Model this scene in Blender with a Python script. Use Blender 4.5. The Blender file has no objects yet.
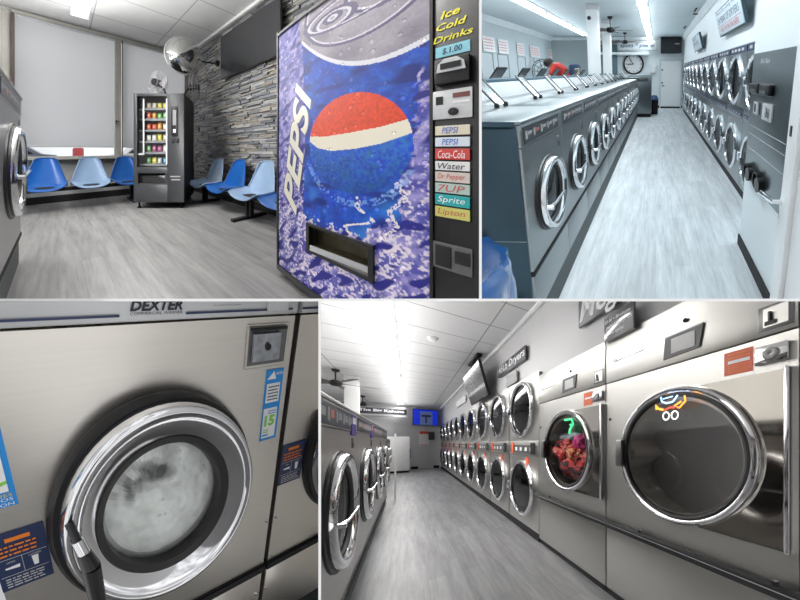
import bpy, bmesh, math, random
import numpy as np
from mathutils import Vector, Matrix
random.seed(7); rng = np.random.RandomState(5)
PI = math.pi
scene = bpy.context.scene
COL = scene.collection

# ------------------------------------------------------------------ camera, world, exposure
EYE = Vector((0, 0, 1.6))
F = 450.0                                  # focal length in pixels of the 800 x 600 frame
cam = bpy.data.cameras.new('camera'); cam.lens = 36 * F / 800; cam.sensor_width = 36
cam.clip_start = .05; cam.clip_end = 300
camo = bpy.data.objects.new('camera', cam); COL.objects.link(camo)
camo.location = EYE; camo.rotation_euler = (PI / 2, 0, 0); scene.camera = camo
w = bpy.data.worlds.new('world'); scene.world = w; w.use_nodes = True
nt = w.node_tree; nt.nodes.clear()
out = nt.nodes.new('ShaderNodeOutputWorld'); bg = nt.nodes.new('ShaderNodeBackground')
tc = nt.nodes.new('ShaderNodeTexCoord'); mp = nt.nodes.new('ShaderNodeMapping'); mp.inputs['Scale'].default_value = (5, 5, .8)
no = nt.nodes.new('ShaderNodeTexNoise'); no.inputs['Scale'].default_value = 1.3; no.inputs['Detail'].default_value = 2
cr = nt.nodes.new('ShaderNodeValToRGB'); cr.color_ramp.elements[0].position = .38; cr.color_ramp.elements[0].color = (.40, .41, .42, 1)
cr.color_ramp.elements[1].position = .62; cr.color_ramp.elements[1].color = (1, 1, 1, 1)
for a, b in ((tc.outputs['Generated'], mp.inputs[0]), (mp.outputs[0], no.inputs['Vector']), (no.outputs[0], cr.inputs[0]), (cr.outputs[0], bg.inputs[0]), (bg.outputs[0], out.inputs[0])):
    nt.links.new(a, b)
bg.inputs[1].default_value = 1.3
scene.view_settings.view_transform = 'Standard'; scene.view_settings.look = 'None'
scene.view_settings.exposure = 0.0; scene.view_settings.gamma = 1; scene.view_settings.use_curve_mapping = False

# ------------------------------------------------------------------ the four rooms
# Each room has its own floor frame: u across, v along, h up (metres from the spot on its floor below the viewer).
# 'axes' are the directions of u, v and h in the building; the rooms' floors ramp and run obliquely to each other.
def norm(v): v = np.array(v, float); return v / np.linalg.norm(v)
def frame_axes(f, cx, cy, vpv, vpz):
    vv = norm([vpv[0] - cx, cy - vpv[1], f])
    zz = np.array([0, 1., 0]) if vpz is None else -norm([vpz[0] - cx, cy - vpz[1], f])
    zz = norm(zz - vv * zz.dot(vv)); uu = np.cross(zz, vv)
    if uu[0] < 0: uu = -uu
    B = np.array([uu, vv, zz]).T
    S = np.array([[1, 0, (cx - 400) / f], [0, 0, F / f], [0, 1, (300 - cy) / f]])
    return S @ B
GAP = .0022                                 # half the thickness of the partitions between the rooms
AX, BX = (480.4 - 400) / F, (319.7 - 400) / F
class Room:
    def __init__(s, f, cx, cy, vpv, vpz, H, walls):
        s.L = frame_axes(f, cx, cy, vpv, vpz); s.H = H
        s.M = Matrix([list(map(float, r)) for r in s.L])
        s.walls = walls                     # [(inward normal, offset)] of the partitions that bound the room
    def at(s, u, v, h): return s.M @ Vector((u, v, h - s.H)) + EYE
def halfspace(nx, ny, nz):
    n_ = Vector((nx, ny, nz)).normalized(); return (n_, EYE + n_ * GAP)
UP, DN = halfspace(0, 0, 1), halfspace(0, 0, -1)
TL = Room(234, 240, 150, (59, 150), None, .93, [UP, halfspace(-1, AX, 0)])
TR = Room(314, 650, 150, (657, 72), (647, 1416), 1.6, [UP, halfspace(1, -AX, 0)])
BL = Room(322, 160, 450, (787, 288), (183, 1180), 1.24, [DN, halfspace(-1, BX, 0)])
BR = Room(227, 560, 443, (408, 443), None, 1.24, [DN, halfspace(1, -BX, 0)])
# facings: local x = to the right as seen from the front, local y = into the thing, z = up
F_V = Matrix(((1, 0, 0), (0, 1, 0), (0, 0, 1)))         # front seen when looking along +v
F_L = Matrix(((0, -1, 0), (1, 0, 0), (0, 0, 1)))        # stands on the left, faces right
F_R = Matrix(((0, 1, 0), (-1, 0, 0), (0, 0, 1)))        # stands on the right, faces left
def F_ROT(deg):
    a = math.radians(deg); return Matrix(((math.cos(a), -math.sin(a), 0), (math.sin(a), math.cos(a), 0), (0, 0, 1)))

# ------------------------------------------------------------------ materials
def nd(nt, t, **k):
    n = nt.nodes.new(t)
    for a, v in k.items(): setattr(n, a, v)
    return n
def rc(nt, scale=(1, 1, 1), rot=0):
    a = nd(nt, 'ShaderNodeAttribute', attribute_name='rc'); m = nd(nt, 'ShaderNodeMapping')
    m.inputs['Scale'].default_value = scale; m.inputs['Rotation'].default_value = (0, 0, rot)
    nt.links.new(a.outputs['Vector'], m.inputs[0]); return m.outputs[0]
MATS = {}
def mat(name, color, rough=.5, metal=0., noise=None, amt=.15, bump=0., emit=0., spec=.5, colattr=False, coat=0.):
    if name in MATS: return MATS[name]
    m = bpy.data.materials.new(name); m.use_nodes = True; nt = m.node_tree
    b = nt.nodes['Principled BSDF']; c = tuple(color) + (1,)
    b.inputs['Base Color'].default_value = c; b.inputs['Roughness'].default_value = rough; b.inputs['Metallic'].default_value = metal
    b.inputs['Specular IOR Level'].default_value = spec; b.inputs['Coat Weight'].default_value = coat; b.inputs['Coat Roughness'].default_value = .05
    src = None
    if colattr:
        a = nd(nt, 'ShaderNodeAttribute', attribute_name='col'); src = a.outputs['Color']; nt.links.new(src, b.inputs['Base Color'])
    if noise is None: noise = (6, 6, 6)
    n = nd(nt, 'ShaderNodeTexNoise'); n.inputs['Scale'].default_value = 1; n.inputs['Detail'].default_value = 4
    nt.links.new(rc(nt, noise), n.inputs['Vector'])
    mr = nd(nt, 'ShaderNodeMapRange'); mr.inputs['To Min'].default_value = 1 - amt; mr.inputs['To Max'].default_value = 1 + amt
    nt.links.new(n.outputs[0], mr.inputs[0])
    mx = nd(nt, 'ShaderNodeMix', data_type='RGBA', blend_type='MULTIPLY'); mx.inputs[0].default_value = 1
    if src: nt.links.new(src, mx.inputs[6])
    else: mx.inputs[6].default_value = c
    nt.links.new(mr.outputs[0], mx.inputs[7]); nt.links.new(mx.outputs[2], b.inputs['Base Color'])
    if bump:
        bp = nd(nt, 'ShaderNodeBump'); bp.inputs['Strength'].default_value = bump; bp.inputs['Distance'].default_value = .01
        nt.links.new(n.outputs[0], bp.inputs['Height']); nt.links.new(bp.outputs[0], b.inputs['Normal'])
    if emit:
        b.inputs['Emission Color'].default_value = c; b.inputs['Emission Strength'].default_value = emit
    MATS[name] = m; return m
def glass(name, tint=(.8, .85, .9), refl=.12, fac=None):
    if name in MATS: return MATS[name]
    m = bpy.data.materials.new(name); m.use_nodes = True; nt = m.node_tree; nt.nodes.clear()
    o = nd(nt, 'ShaderNodeOutputMaterial'); t = nd(nt, 'ShaderNodeBsdfTransparent'); g = nd(nt, 'ShaderNodeBsdfGlossy')
    t.inputs[0].default_value = tint + (1,); g.inputs['Roughness'].default_value = .03
    lw = nd(nt, 'ShaderNodeLayerWeight'); lw.inputs[0].default_value = .35
    mr = nd(nt, 'ShaderNodeMapRange'); mr.inputs['To Min'].default_value = refl; mr.inputs['To Max'].default_value = .28
    mx = nd(nt, 'ShaderNodeMixShader')
    nt.links.new(lw.outputs['Fresnel'], mr.inputs[0]); nt.links.new(mr.outputs[0], mx.inputs[0])
    nt.links.new(t.outputs[0], mx.inputs[1]); nt.links.new(g.outputs[0], mx.inputs[2]); nt.links.new(mx.outputs[0], o.inputs[0])
    MATS[name] = m; return m
def lines_mat(name, c1, c2, bw, bh, mortar, offset=.5, rot=0, streak=None, amt=.1, rough=.4, spec=.5, tonevar=.0):
    """boards / tiles laid in the plane of the floor or ceiling"""
    m = bpy.data.materials.new(name); m.use_nodes = True; nt = m.node_tree; b = nt.nodes['Principled BSDF']
    br = nd(nt, 'ShaderNodeTexBrick'); br.offset = offset
    br.inputs['Scale'].default_value = 1; br.inputs['Brick Width'].default_value = bw; br.inputs['Row Height'].default_value = bh
    br.inputs['Mortar Size'].default_value = mortar; br.inputs['Mortar Smooth'].default_value = .2
    br.inputs['Color1'].default_value = tuple(x * (1 - tonevar) for x in c1) + (1,); br.inputs['Color2'].default_value = tuple(x * (1 + tonevar) for x in c1) + (1,); br.inputs['Mortar'].default_value = c2 + (1,)
    nt.links.new(rc(nt, (1, 1, 1), rot), br.inputs['Vector'])
    n = nd(nt, 'ShaderNodeTexNoise'); n.inputs['Scale'].default_value = 1; n.inputs['Detail'].default_value = 6; n.inputs['Roughness'].default_value = .65
    nt.links.new(rc(nt, streak or (3, 3, 3), rot), n.inputs['Vector'])
    n2 = nd(nt, 'ShaderNodeTexNoise'); n2.inputs['Scale'].default_value = .33; n2.inputs['Detail'].default_value = 3
    nt.links.new(rc(nt, streak or (3, 3, 3), rot), n2.inputs['Vector'])
    ad = nd(nt, 'ShaderNodeMath', operation='ADD'); nt.links.new(n.outputs[0], ad.inputs[0]); nt.links.new(n2.outputs[0], ad.inputs[1])
    mr = nd(nt, 'ShaderNodeMapRange'); mr.inputs['From Min'].default_value = .65; mr.inputs['From Max'].default_value = 1.35
    mr.inputs['To Min'].default_value = 1 - amt; mr.inputs['To Max'].default_value = 1 + amt
    nt.links.new(ad.outputs[0], mr.inputs[0])
    mx = nd(nt, 'ShaderNodeMix', data_type='RGBA', blend_type='MULTIPLY'); mx.inputs[0].default_value = 1
    nt.links.new(br.outputs[0], mx.inputs[6]); nt.links.new(mr.outputs[0], mx.inputs[7]); nt.links.new(mx.outputs[2], b.inputs['Base Color'])
    b.inputs['Roughness'].default_value = rough; b.inputs['Specular IOR Level'].default_value = spec
    MATS[name] = m; return m
steel = mat('brushed steel', (.56, .55, .53), .33, 1, (2, 2, 90), .05, .01)
steelw = mat('warm brushed steel', (.84, .80, .74), .34, 1, (1.5, 1.5, 160), .05, .012)
steelb = mat('cool brushed steel', (.29, .32, .33), .3, 1, (2, 2, 90), .06, .01)
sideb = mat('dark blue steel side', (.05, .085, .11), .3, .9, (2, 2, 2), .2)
steeld = mat('dark steel', (.20, .20, .20), .4, .8)
chrome = mat('polished chrome', (.8, .8, .82), .09, 1)
mirror = mat('mirror finish', (.78, .78, .76), .04, 1, amt=.02)
drumm = mat('drum steel', (.80, .77, .72), .38, .25, (9, 2, 9), .7)
black = mat('black plastic', (.011, .011, .012), .4, spec=.35)
blackm = mat('matt black', (.022, .022, .024), .65, spec=.2)
rubber = mat('black rubber', (.022, .021, .02), .55)
navy = mat('navy print', (.02, .035, .10), .4)
bluep = mat('blue print', (.02, .28, .72), .4)
white = mat('white paint', (.80, .80, .80), .5, amt=.03)
whiteb = mat('bright white plastic', (.86, .86, .86), .4, amt=.03)
silverp = mat('silver label', (.62, .63, .64), .35, .3)
grey = mat('grey paint', (.36, .36, .37), .55)
lgrey = mat('light grey paint', (.55, .55, .56), .55)
orange = mat('orange sticker', (.80, .12, .04), .45)
orangep = mat('orange print', (.85, .22, .02), .5)
red = mat('red print', (.7, .05, .05), .5)
green = mat('green print', (.25, .62, .08), .5)
yellowp = mat('yellow marker', (.95, .85, .05), .5)
cyanp = mat('cyan label', (.28, .66, .78), .45)
printed = mat('printed film', (1, 1, 1), .5, colattr=True, amt=.03, spec=.25)
stone = mat('ledger stone', (1, 1, 1), .85, colattr=True, noise=(30, 30, 45), amt=.4, bump=.5)
clothm = mat('cloth', (1, 1, 1), .85, colattr=True, noise=(60, 60, 60), amt=.25, bump=.3)
glass_c = glass('clear glass', (.86, .9, .92), .05)
glass_d = glass('dark door glass', (.30, .31, .32), .10)
glass_w = glass('washer glass', (.93, .95, .95), .04)
tube_on = mat('lit fluorescent tube', (1, 1, 1), .5, emit=5)
tube_on2 = mat('lit fluorescent tube cool', (.93, .97, 1), .5, emit=6)

# ------------------------------------------------------------------ mesh building
class MB:
    def __init__(s): s.v = []; s.f = []; s.m = []; s.c = []
    def add(s, vs, fs, m=0, c=None):
        o = len(s.v); s.v += [tuple(p) for p in vs]
        for f in fs: s.f.append([i + o for i in f]); s.m.append(m); s.c.append(c or (.8, .8, .8))
        return s
    def bm(s, b, m=0, c=None):
        b.verts.index_update(); s.add([v.co[:] for v in b.verts], [[v.index for v in f.verts] for f in b.faces], m, c); b.free(); return s
    def box(s, x0, x1, y0, y1, z0, z1, m=0, bev=0, c=None):
        b = bmesh.new(); bmesh.ops.create_cube(b, size=1)
        for v in b.verts: v.co = ((x0 + x1) / 2 + v.co.x * (x1 - x0), (y0 + y1) / 2 + v.co.y * (y1 - y0), (z0 + z1) / 2 + v.co.z * (z1 - z0))
        if bev: bmesh.ops.bevel(b, geom=b.edges[:], offset=bev, segments=2, affect='EDGES', profile=.5)
        return s.bm(b, m, c)
    def prism(s, pts, y0, y1, m=0, c=None):             # outline in x,z pushed from y0 to y1
        n = len(pts); vs = [(x, y0, z) for x, z in pts] + [(x, y1, z) for x, z in pts]
        fs = [list(range(n)), list(range(2 * n - 1, n - 1, -1))] + [[i, i + n, (i + 1) % n + n, (i + 1) % n] for i in range(n)]
        return s.add(vs, fs, m, c)
    def tube(s, path, r, n=10, m=0, closed=False, c=None, r2=None):
        P = [Vector(p) for p in path]; N = len(P); vs = []; fs = []; prev = None
        for i, p in enumerate(P):
            if closed: t = P[(i + 1) % N] - P[i - 1]
            else: t = P[min(i + 1, N - 1)] - P[max(i - 1, 0)]
            t.normalize()
            a = prev if prev is not None else (Vector((0, 0, 1)) if abs(t.z) < .9 else Vector((1, 0, 0)))
            a = (a - t * a.dot(t)).normalized(); prev = a; b = t.cross(a)
            rr = r if r2 is None else r + (r2 - r) * i / max(1, N - 1)
            for k in range(n):
                q = 2 * PI * k / n; vs.append(p + a * math.cos(q) * rr + b * math.sin(q) * rr)
        for i in range(N if closed else N - 1):
            j = (i + 1) % N
            for k in range(n): fs.append([i * n + k, i * n + (k + 1) % n, j * n + (k + 1) % n, j * n + k])
        if not closed: fs += [list(range(n))[::-1], [(N - 1) * n + k for k in range(n)]]
        return s.add(vs, fs, m, c)
    def lathe(s, cx, cz, prof, n=40, m=0, axis='y', c=None, base=0):   # prof = [(radius, distance along axis)]
        vs = []; fs = []
        for r, d in prof:
            for k in range(n):
                q = 2 * PI * k / n
                if axis == 'y': vs.append((cx + r * math.cos(q), base + d, cz + r * math.sin(q)))
                else: vs.append((cx + r * math.cos(q), cz + r * math.sin(q), base + d))
        for i in range(len(prof) - 1):
            for k in range(n):
                a, b_ = i * n + k, i * n + (k + 1) % n; fs.append([a, b_, b_ + n, a + n] if axis == 'y' else [a, b_, b_ + n, a + n])
        return s.add(vs, fs, m, c)
    def shell(s, x0, x1, y0, y1, z0, z1, m=0, t=.012):
        s.box(x0, x0 + t, y0, y1, z0, z1, m).box(x1 - t, x1, y0, y1, z0, z1, m).box(x0, x1, y0, y1, z1 - t, z1, m).box(x0, x1, y0, y1, z0, z0 + t, m)
        return s.box(x0, x1, y1 - t, y1, z0, z1, m)
    def disc(s, cx, cz, r, y, n=40, m=0, c=None):
        return s.add([(cx + r * math.cos(2 * PI * k / n), y, cz + r * math.sin(2 * PI * k / n)) for k in range(n)], [list(range(n))], m, c)
    def plate_hole(s, x0, x1, z0, z1, cx, cz, r, y0, n=48, m=0, depth=.02):
        ci = []; ou = []
        angs = sorted([2 * PI * k / n for k in range(n)] + [math.atan2(z - cz, x - cx) % (2 * PI) for x in (x0, x1) for z in (z0, z1)])
        for q in angs:
            dx, dz = math.cos(q), math.sin(q); t = 1e9
            if dx > 1e-9: t = min(t, (x1 - cx) / dx)
            if dx < -1e-9: t = min(t, (x0 - cx) / dx)
            if dz > 1e-9: t = min(t, (z1 - cz) / dz)
            if dz < -1e-9: t = min(t, (z0 - cz) / dz)
            ci.append((cx + r * dx, cz + r * dz)); ou.append((cx + t * dx, cz + t * dz))
        N = len(angs); vs = [(x, y0, z) for x, z in ci] + [(x, y0, z) for x, z in ou] + [(x, y0 + depth, z) for x, z in ci] + [(x, y0 + depth, z) for x, z in ou]
        fs = []
        for i in range(N):
            j = (i + 1) % N
            fs += [[i, N + i, N + j, j], [i, j, 2 * N + j, 2 * N + i], [N + i, 3 * N + i, 3 * N + j, N + j]]
        return s.add(vs, fs, m)
    def grid(s, fn, nu, nv, m=0, colfn=None, closed=False):
        vs = []; o = len(s.v)
        for i in range(nu + 1):
            for j in range(nv + 1): vs.append(fn(i / nu, j / nv))
        s.v += [tuple(p) for p in vs]
        for i in range(nu):
            for j in range(nv):
                a = o + i * (nv + 1) + j; s.f.append([a, a + nv + 1, a + nv + 2, a + 1]); s.m.append(m)
                s.c.append(colfn((i + .5) / nu, (j + .5) / nv) if colfn else (.8, .8, .8))
        return s
    def text(s, t, x0, x1, z0, z1, y, m=0, shear=0., bold=0., c=None, rise=0.):
        cu = bpy.data.curves.new('t', 'FONT'); cu.body = t; cu.shear = shear; cu.offset = bold; cu.resolution_u = 2; cu.fill_mode = 'FRONT'
        o = bpy.data.objects.new('t', cu); COL.objects.link(o)
        dg = bpy.context.evaluated_depsgraph_get(); me = bpy.data.meshes.new_from_object(o.evaluated_get(dg))
        vs = np.array([v.co[:2] for v in me.vertices]); fs = [list(p.vertices) for p in me.polygons]
        if len(vs):
            a, b = vs.min(0), vs.max(0); q = (vs - a) / np.maximum(b - a, 1e-6)
            s.add([(x0 + p[0] * (x1 - x0), y, z0 + p[1] * (z1 - z0) + rise * p[0]) for p in q], fs, m, c)
        bpy.data.objects.remove(o); bpy.data.curves.remove(cu); bpy.data.meshes.remove(me); return s
    def subtexts(s, x0, x1, z0, z1, y, rows, m=0):      # lines of very small print
        h = (z1 - z0) / rows
        for i in range(rows):
            zz = z1 - h * (i + .75); x = x0
            while x < x1 - .15 * (x1 - x0):
                wd = random.uniform(.06, .2) * (x1 - x0); s.box(x, min(x + wd, x1), y - .0003, y, zz, zz + h * .4, m); x += wd + .035 * (x1 - x0)
        return s

FULL = {}
NOTHING = bpy.data.meshes.new('nothing')
def make_mesh(name, mb, room, A, mats, flat=False):
    me = bpy.data.meshes.new(name)
    M = room.M @ A
    me.from_pydata([tuple(M @ Vector(p)) for p in mb.v], [], mb.f)
    at = me.attributes.new('rc', 'FLOAT_VECTOR', 'POINT'); at.data.foreach_set('vector', np.array(mb.v, dtype=np.float32).ravel())
    ca = me.attributes.new('col', 'FLOAT_COLOR', 'CORNER'); cols = []
    for f, c in zip(mb.f, mb.c): cols += [c[0], c[1], c[2], 1.] * len(f)
    ca.data.foreach_set('color', np.array(cols, dtype=np.float32))
    for m in mats: me.materials.append(m)
    me.polygons.foreach_set('material_index', mb.m)
    b = bmesh.new(); b.from_mesh(me); bmesh.ops.recalc_face_normals(b, faces=b.faces[:]) ; b.to_mesh(me); b.free()
    if not flat:
        me.polygons.foreach_set('use_smooth', [True] * len(me.polygons)); me.set_sharp_from_angle(angle=math.radians(38))
    return me
def trim_mesh(me, room, loc):
    """the same mesh where it lies inside its room; a cut copy where it meets a partition; None where nothing is left"""
    co = np.empty(len(me.vertices) * 3); me.vertices.foreach_get('co', co); co = co.reshape(-1, 3)
    cut = False
    for n, p in room.walls:
        d = (co + np.array(loc) - np.array(p)) @ np.array(n)
        if d.max() <= 1e-5: return None
        if d.min() < -1e-6: cut = True
    if not cut: return me
    b = bmesh.new(); b.from_mesh(me)
    for n, p in room.walls:
        bmesh.ops.bisect_plane(b, geom=b.verts[:] + b.edges[:] + b.faces[:], dist=1e-6, plane_co=Vector(p) - Vector(loc), plane_no=n, clear_inner=True)
    if not b.faces: b.free(); return None
    m2 = me.copy(); b.to_mesh(m2); b.free(); return m2
def tag(o, label=None, cat=None, group=None, kind=None):
    for k, v in (('label', label), ('category', cat), ('group', group), ('kind', kind)):
        if v: o[k] = v
    return o
ROOMOF = {}
def thing(name, room, pos, label, cat, group=None):
    o = bpy.data.objects.new(name, None); o.empty_display_size = .1; COL.objects.link(o)
    o.location = room.at(*pos); tag(o, label, cat, group); ROOMOF[o.name] = room; return o
def part(name, mb, parent, A, mats, label=None, flat=False, kind=None):
    room = ROOMOF[parent.name]
    if not isinstance(mats, (list, tuple)): mats = [mats]
    me = make_mesh(name, mb, room, A, mats, flat)
    root = parent
    while root.parent: root = root.parent
    cutme = trim_mesh(me, room, root.location)
    if cutme is None: cutme = NOTHING
    o = bpy.data.objects.new(name, cutme); COL.objects.link(o); o.parent = parent; FULL[o.name] = me; ROOMOF[o.name] = room
    tag(o, label, kind=kind); return o
def single(name, mb, room, pos, A, mats, label=None, cat=None, group=None, kind=None, flat=False):
    if not isinstance(mats, (list, tuple)): mats = [mats]
    me = make_mesh(name, mb, room, A, mats, flat); loc = room.at(*pos); cutme = trim_mesh(me, room, loc)
    if cutme is None: return None
    o = bpy.data.objects.new(name, cutme); COL.objects.link(o); o.location = loc; FULL[o.name] = me; ROOMOF[o.name] = room
    return tag(o, label, cat, group, kind)
def struct(name, mb, room, mats, flat=True): return single(name, mb, room, (0, 0, 0), F_V, mats, kind='structure', flat=flat)
def dup(root, pos, label=None):
    room = ROOMOF[root.name]; loc = room.at(*pos)
    def rec(o, parent):
        data = None
        if o.type == 'MESH':
            data = trim_mesh(FULL[o.name], room, loc)
            if data is None: data = NOTHING
        c = o.copy(); COL.objects.link(c); ROOMOF[c.name] = room
        if o.type == 'MESH': c.data = data; FULL[c.name] = FULL[o.name]
        if parent: c.parent = parent
        else: c.location = loc
        for ch in [x for x in KIDS.get(o.name, [])]: rec(ch, c)
        return c
    r = rec(root, None)
    if r and label: r['label'] = label
    return r
KIDS = {}
def refresh():
    KIDS.clear()
    for o in COL.objects:
        if o.parent: KIDS.setdefault(o.parent.name, []).append(o)
ORD = ['first', 'second', 'third', 'fourth', 'fifth', 'sixth', 'seventh', 'eighth', 'ninth', 'tenth', 'eleventh', 'twelfth', 'thirteenth', 'fourteenth', 'fifteenth', 'sixteenth']
def lamp(name, room, pos, sx, sy, power, color=(1, 1, 1), axis=(0, 1, 0), down=(0, 0, -1)):
    l = bpy.data.lights.new(name, 'AREA'); l.shape = 'RECTANGLE'; l.size = sx; l.size_y = sy * (room.M @ Vector(axis)).length; l.energy = power; l.color = color
    o = bpy.data.objects.new(name, l); COL.objects.link(o); o.location = room.at(*pos)
    y = (room.M @ Vector(axis)).normalized(); z = -(room.M @ Vector(down)); z = (z - y * z.dot(y)).normalized(); x = y.cross(z)
    o.matrix_world = Matrix.Translation(o.location) @ Matrix((x, y, z)).transposed().to_4x4(); return o

# ------------------------------------------------------------------ large lamps: ceiling lighting of each room, plus added unseen fill
COOL = (.86, .95, 1.0)
def point_fill(name, room, pos, power, color=(1, 1, 1), rad=.12):
    l = bpy.data.lights.new(name, 'POINT'); l.energy = power; l.color = color; l.shadow_soft_size = rad
    o = bpy.data.objects.new(name, l); COL.objects.link(o); o.location = room.at(*pos); return o
WARM = (1, .985, .96)
lamp('lobby_lamp_and_fill', TL, (.3, 2.4, 3.1), .5, 3.5, 72, WARM)
lamp('lobby_lamp_and_fill', TL, (.2, 2.9, 2.1), .5, 3.4, 125, WARM, down=(0, 0, 1))  # added unseen strip facing up, no fixture here, brightens the ceiling
point_fill('lobby_lamp_and_fill', TL, (.35, 3.4, 2.3), 75, WARM, .3)  # added point light in mid-air, fills the dark ceiling, blinds and walls
lamp('aisle_lamp_and_fill', TR, (-2.85, 9.5, 2.9), .4, 8, 80, COOL)
lamp('aisle_lamp_and_fill', TR, (-.33, 9.5, 2.9), .4, 11, 110, COOL)
lamp('aisle_lamp_and_fill', TR, (-.33, 3.6, 2.9), .4, 3.5, 90, COOL)
lamp('aisle_lamp_and_fill', TR, (-.33, 8.5, 2.3), .5, 10, 45, COOL, down=(0, 0, 1))  # added upward fill hung below the ceiling, not a fixture
lamp('aisle_lamp_and_fill', TR, (-2.86, 10, 2.3), .5, 7, 28, COOL, down=(0, 0, 1))  # second added upward fill, over the left line
lamp('hall_lamp_and_fill', BR, (-.25, 8.2, 2.9), .4, 11, 190, WARM)
lamp('hall_lamp_and_fill', BR, (.3, 3.2, 2.7), .4, 3, 52, WARM)
lamp('hall_lamp_and_fill', BR, (-.25, 7.6, 2.2), .5, 10, 105, WARM, down=(0, 0, 1))  # added mid-air strip washing the hall ceiling from below

# ------------------------------------------------------------------ partitions between the four rooms
def partition(name, pts):
    me = bpy.data.meshes.new(name); bm = bmesh.new(); vs = [bm.verts.new(Vector(p) + EYE) for p in pts]
    bmesh.ops.recalc_face_normals(bm, faces=[]) 
    for f in ((0, 1, 2, 3), (7, 6, 5, 4), (0, 4, 5, 1), (1, 5, 6, 2), (2, 6, 7, 3), (3, 7, 4, 0)): bm.faces.new([vs[i] for i in f])
    bmesh.ops.recalc_face_normals(bm, faces=bm.faces[:]); bm.to_mesh(me); bm.free()
    me.materials.append(mat('partition white', (.98, .98, .98), .6, amt=0)); o = bpy.data.objects.new(name, me); COL.objects.link(o); tag(o, kind='structure')
Y0, Y1, G = .7, 46., GAP * .96
partition('trim_1', [(-.95 * Y0, Y0, -G), (.95 * Y0, Y0, -G), (.95 * Y1, Y1, -G), (-.95 * Y1, Y1, -G), (-.95 * Y0, Y0, G), (.95 * Y0, Y0, G), (.95 * Y1, Y1, G), (-.95 * Y1, Y1, G)])
def vpart(name, a, sg):
    z0a, z0b, z1a, z1b = sg * G, sg * .85 * Y0, sg * G, sg * .85 * Y1
    partition(name, [(a * Y0 - G, Y0, z0a), (a * Y0 + G, Y0, z0a), (a * Y1 + G, Y1, z1a), (a * Y1 - G, Y1, z1a), (a * Y0 - G, Y0, z0b), (a * Y0 + G, Y0, z0b), (a * Y1 + G, Y1, z1b), (a * Y1 - G, Y1, z1b)])
vpart('trim_2', AX, 1); vpart('trim_3', BX, -1)

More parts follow.
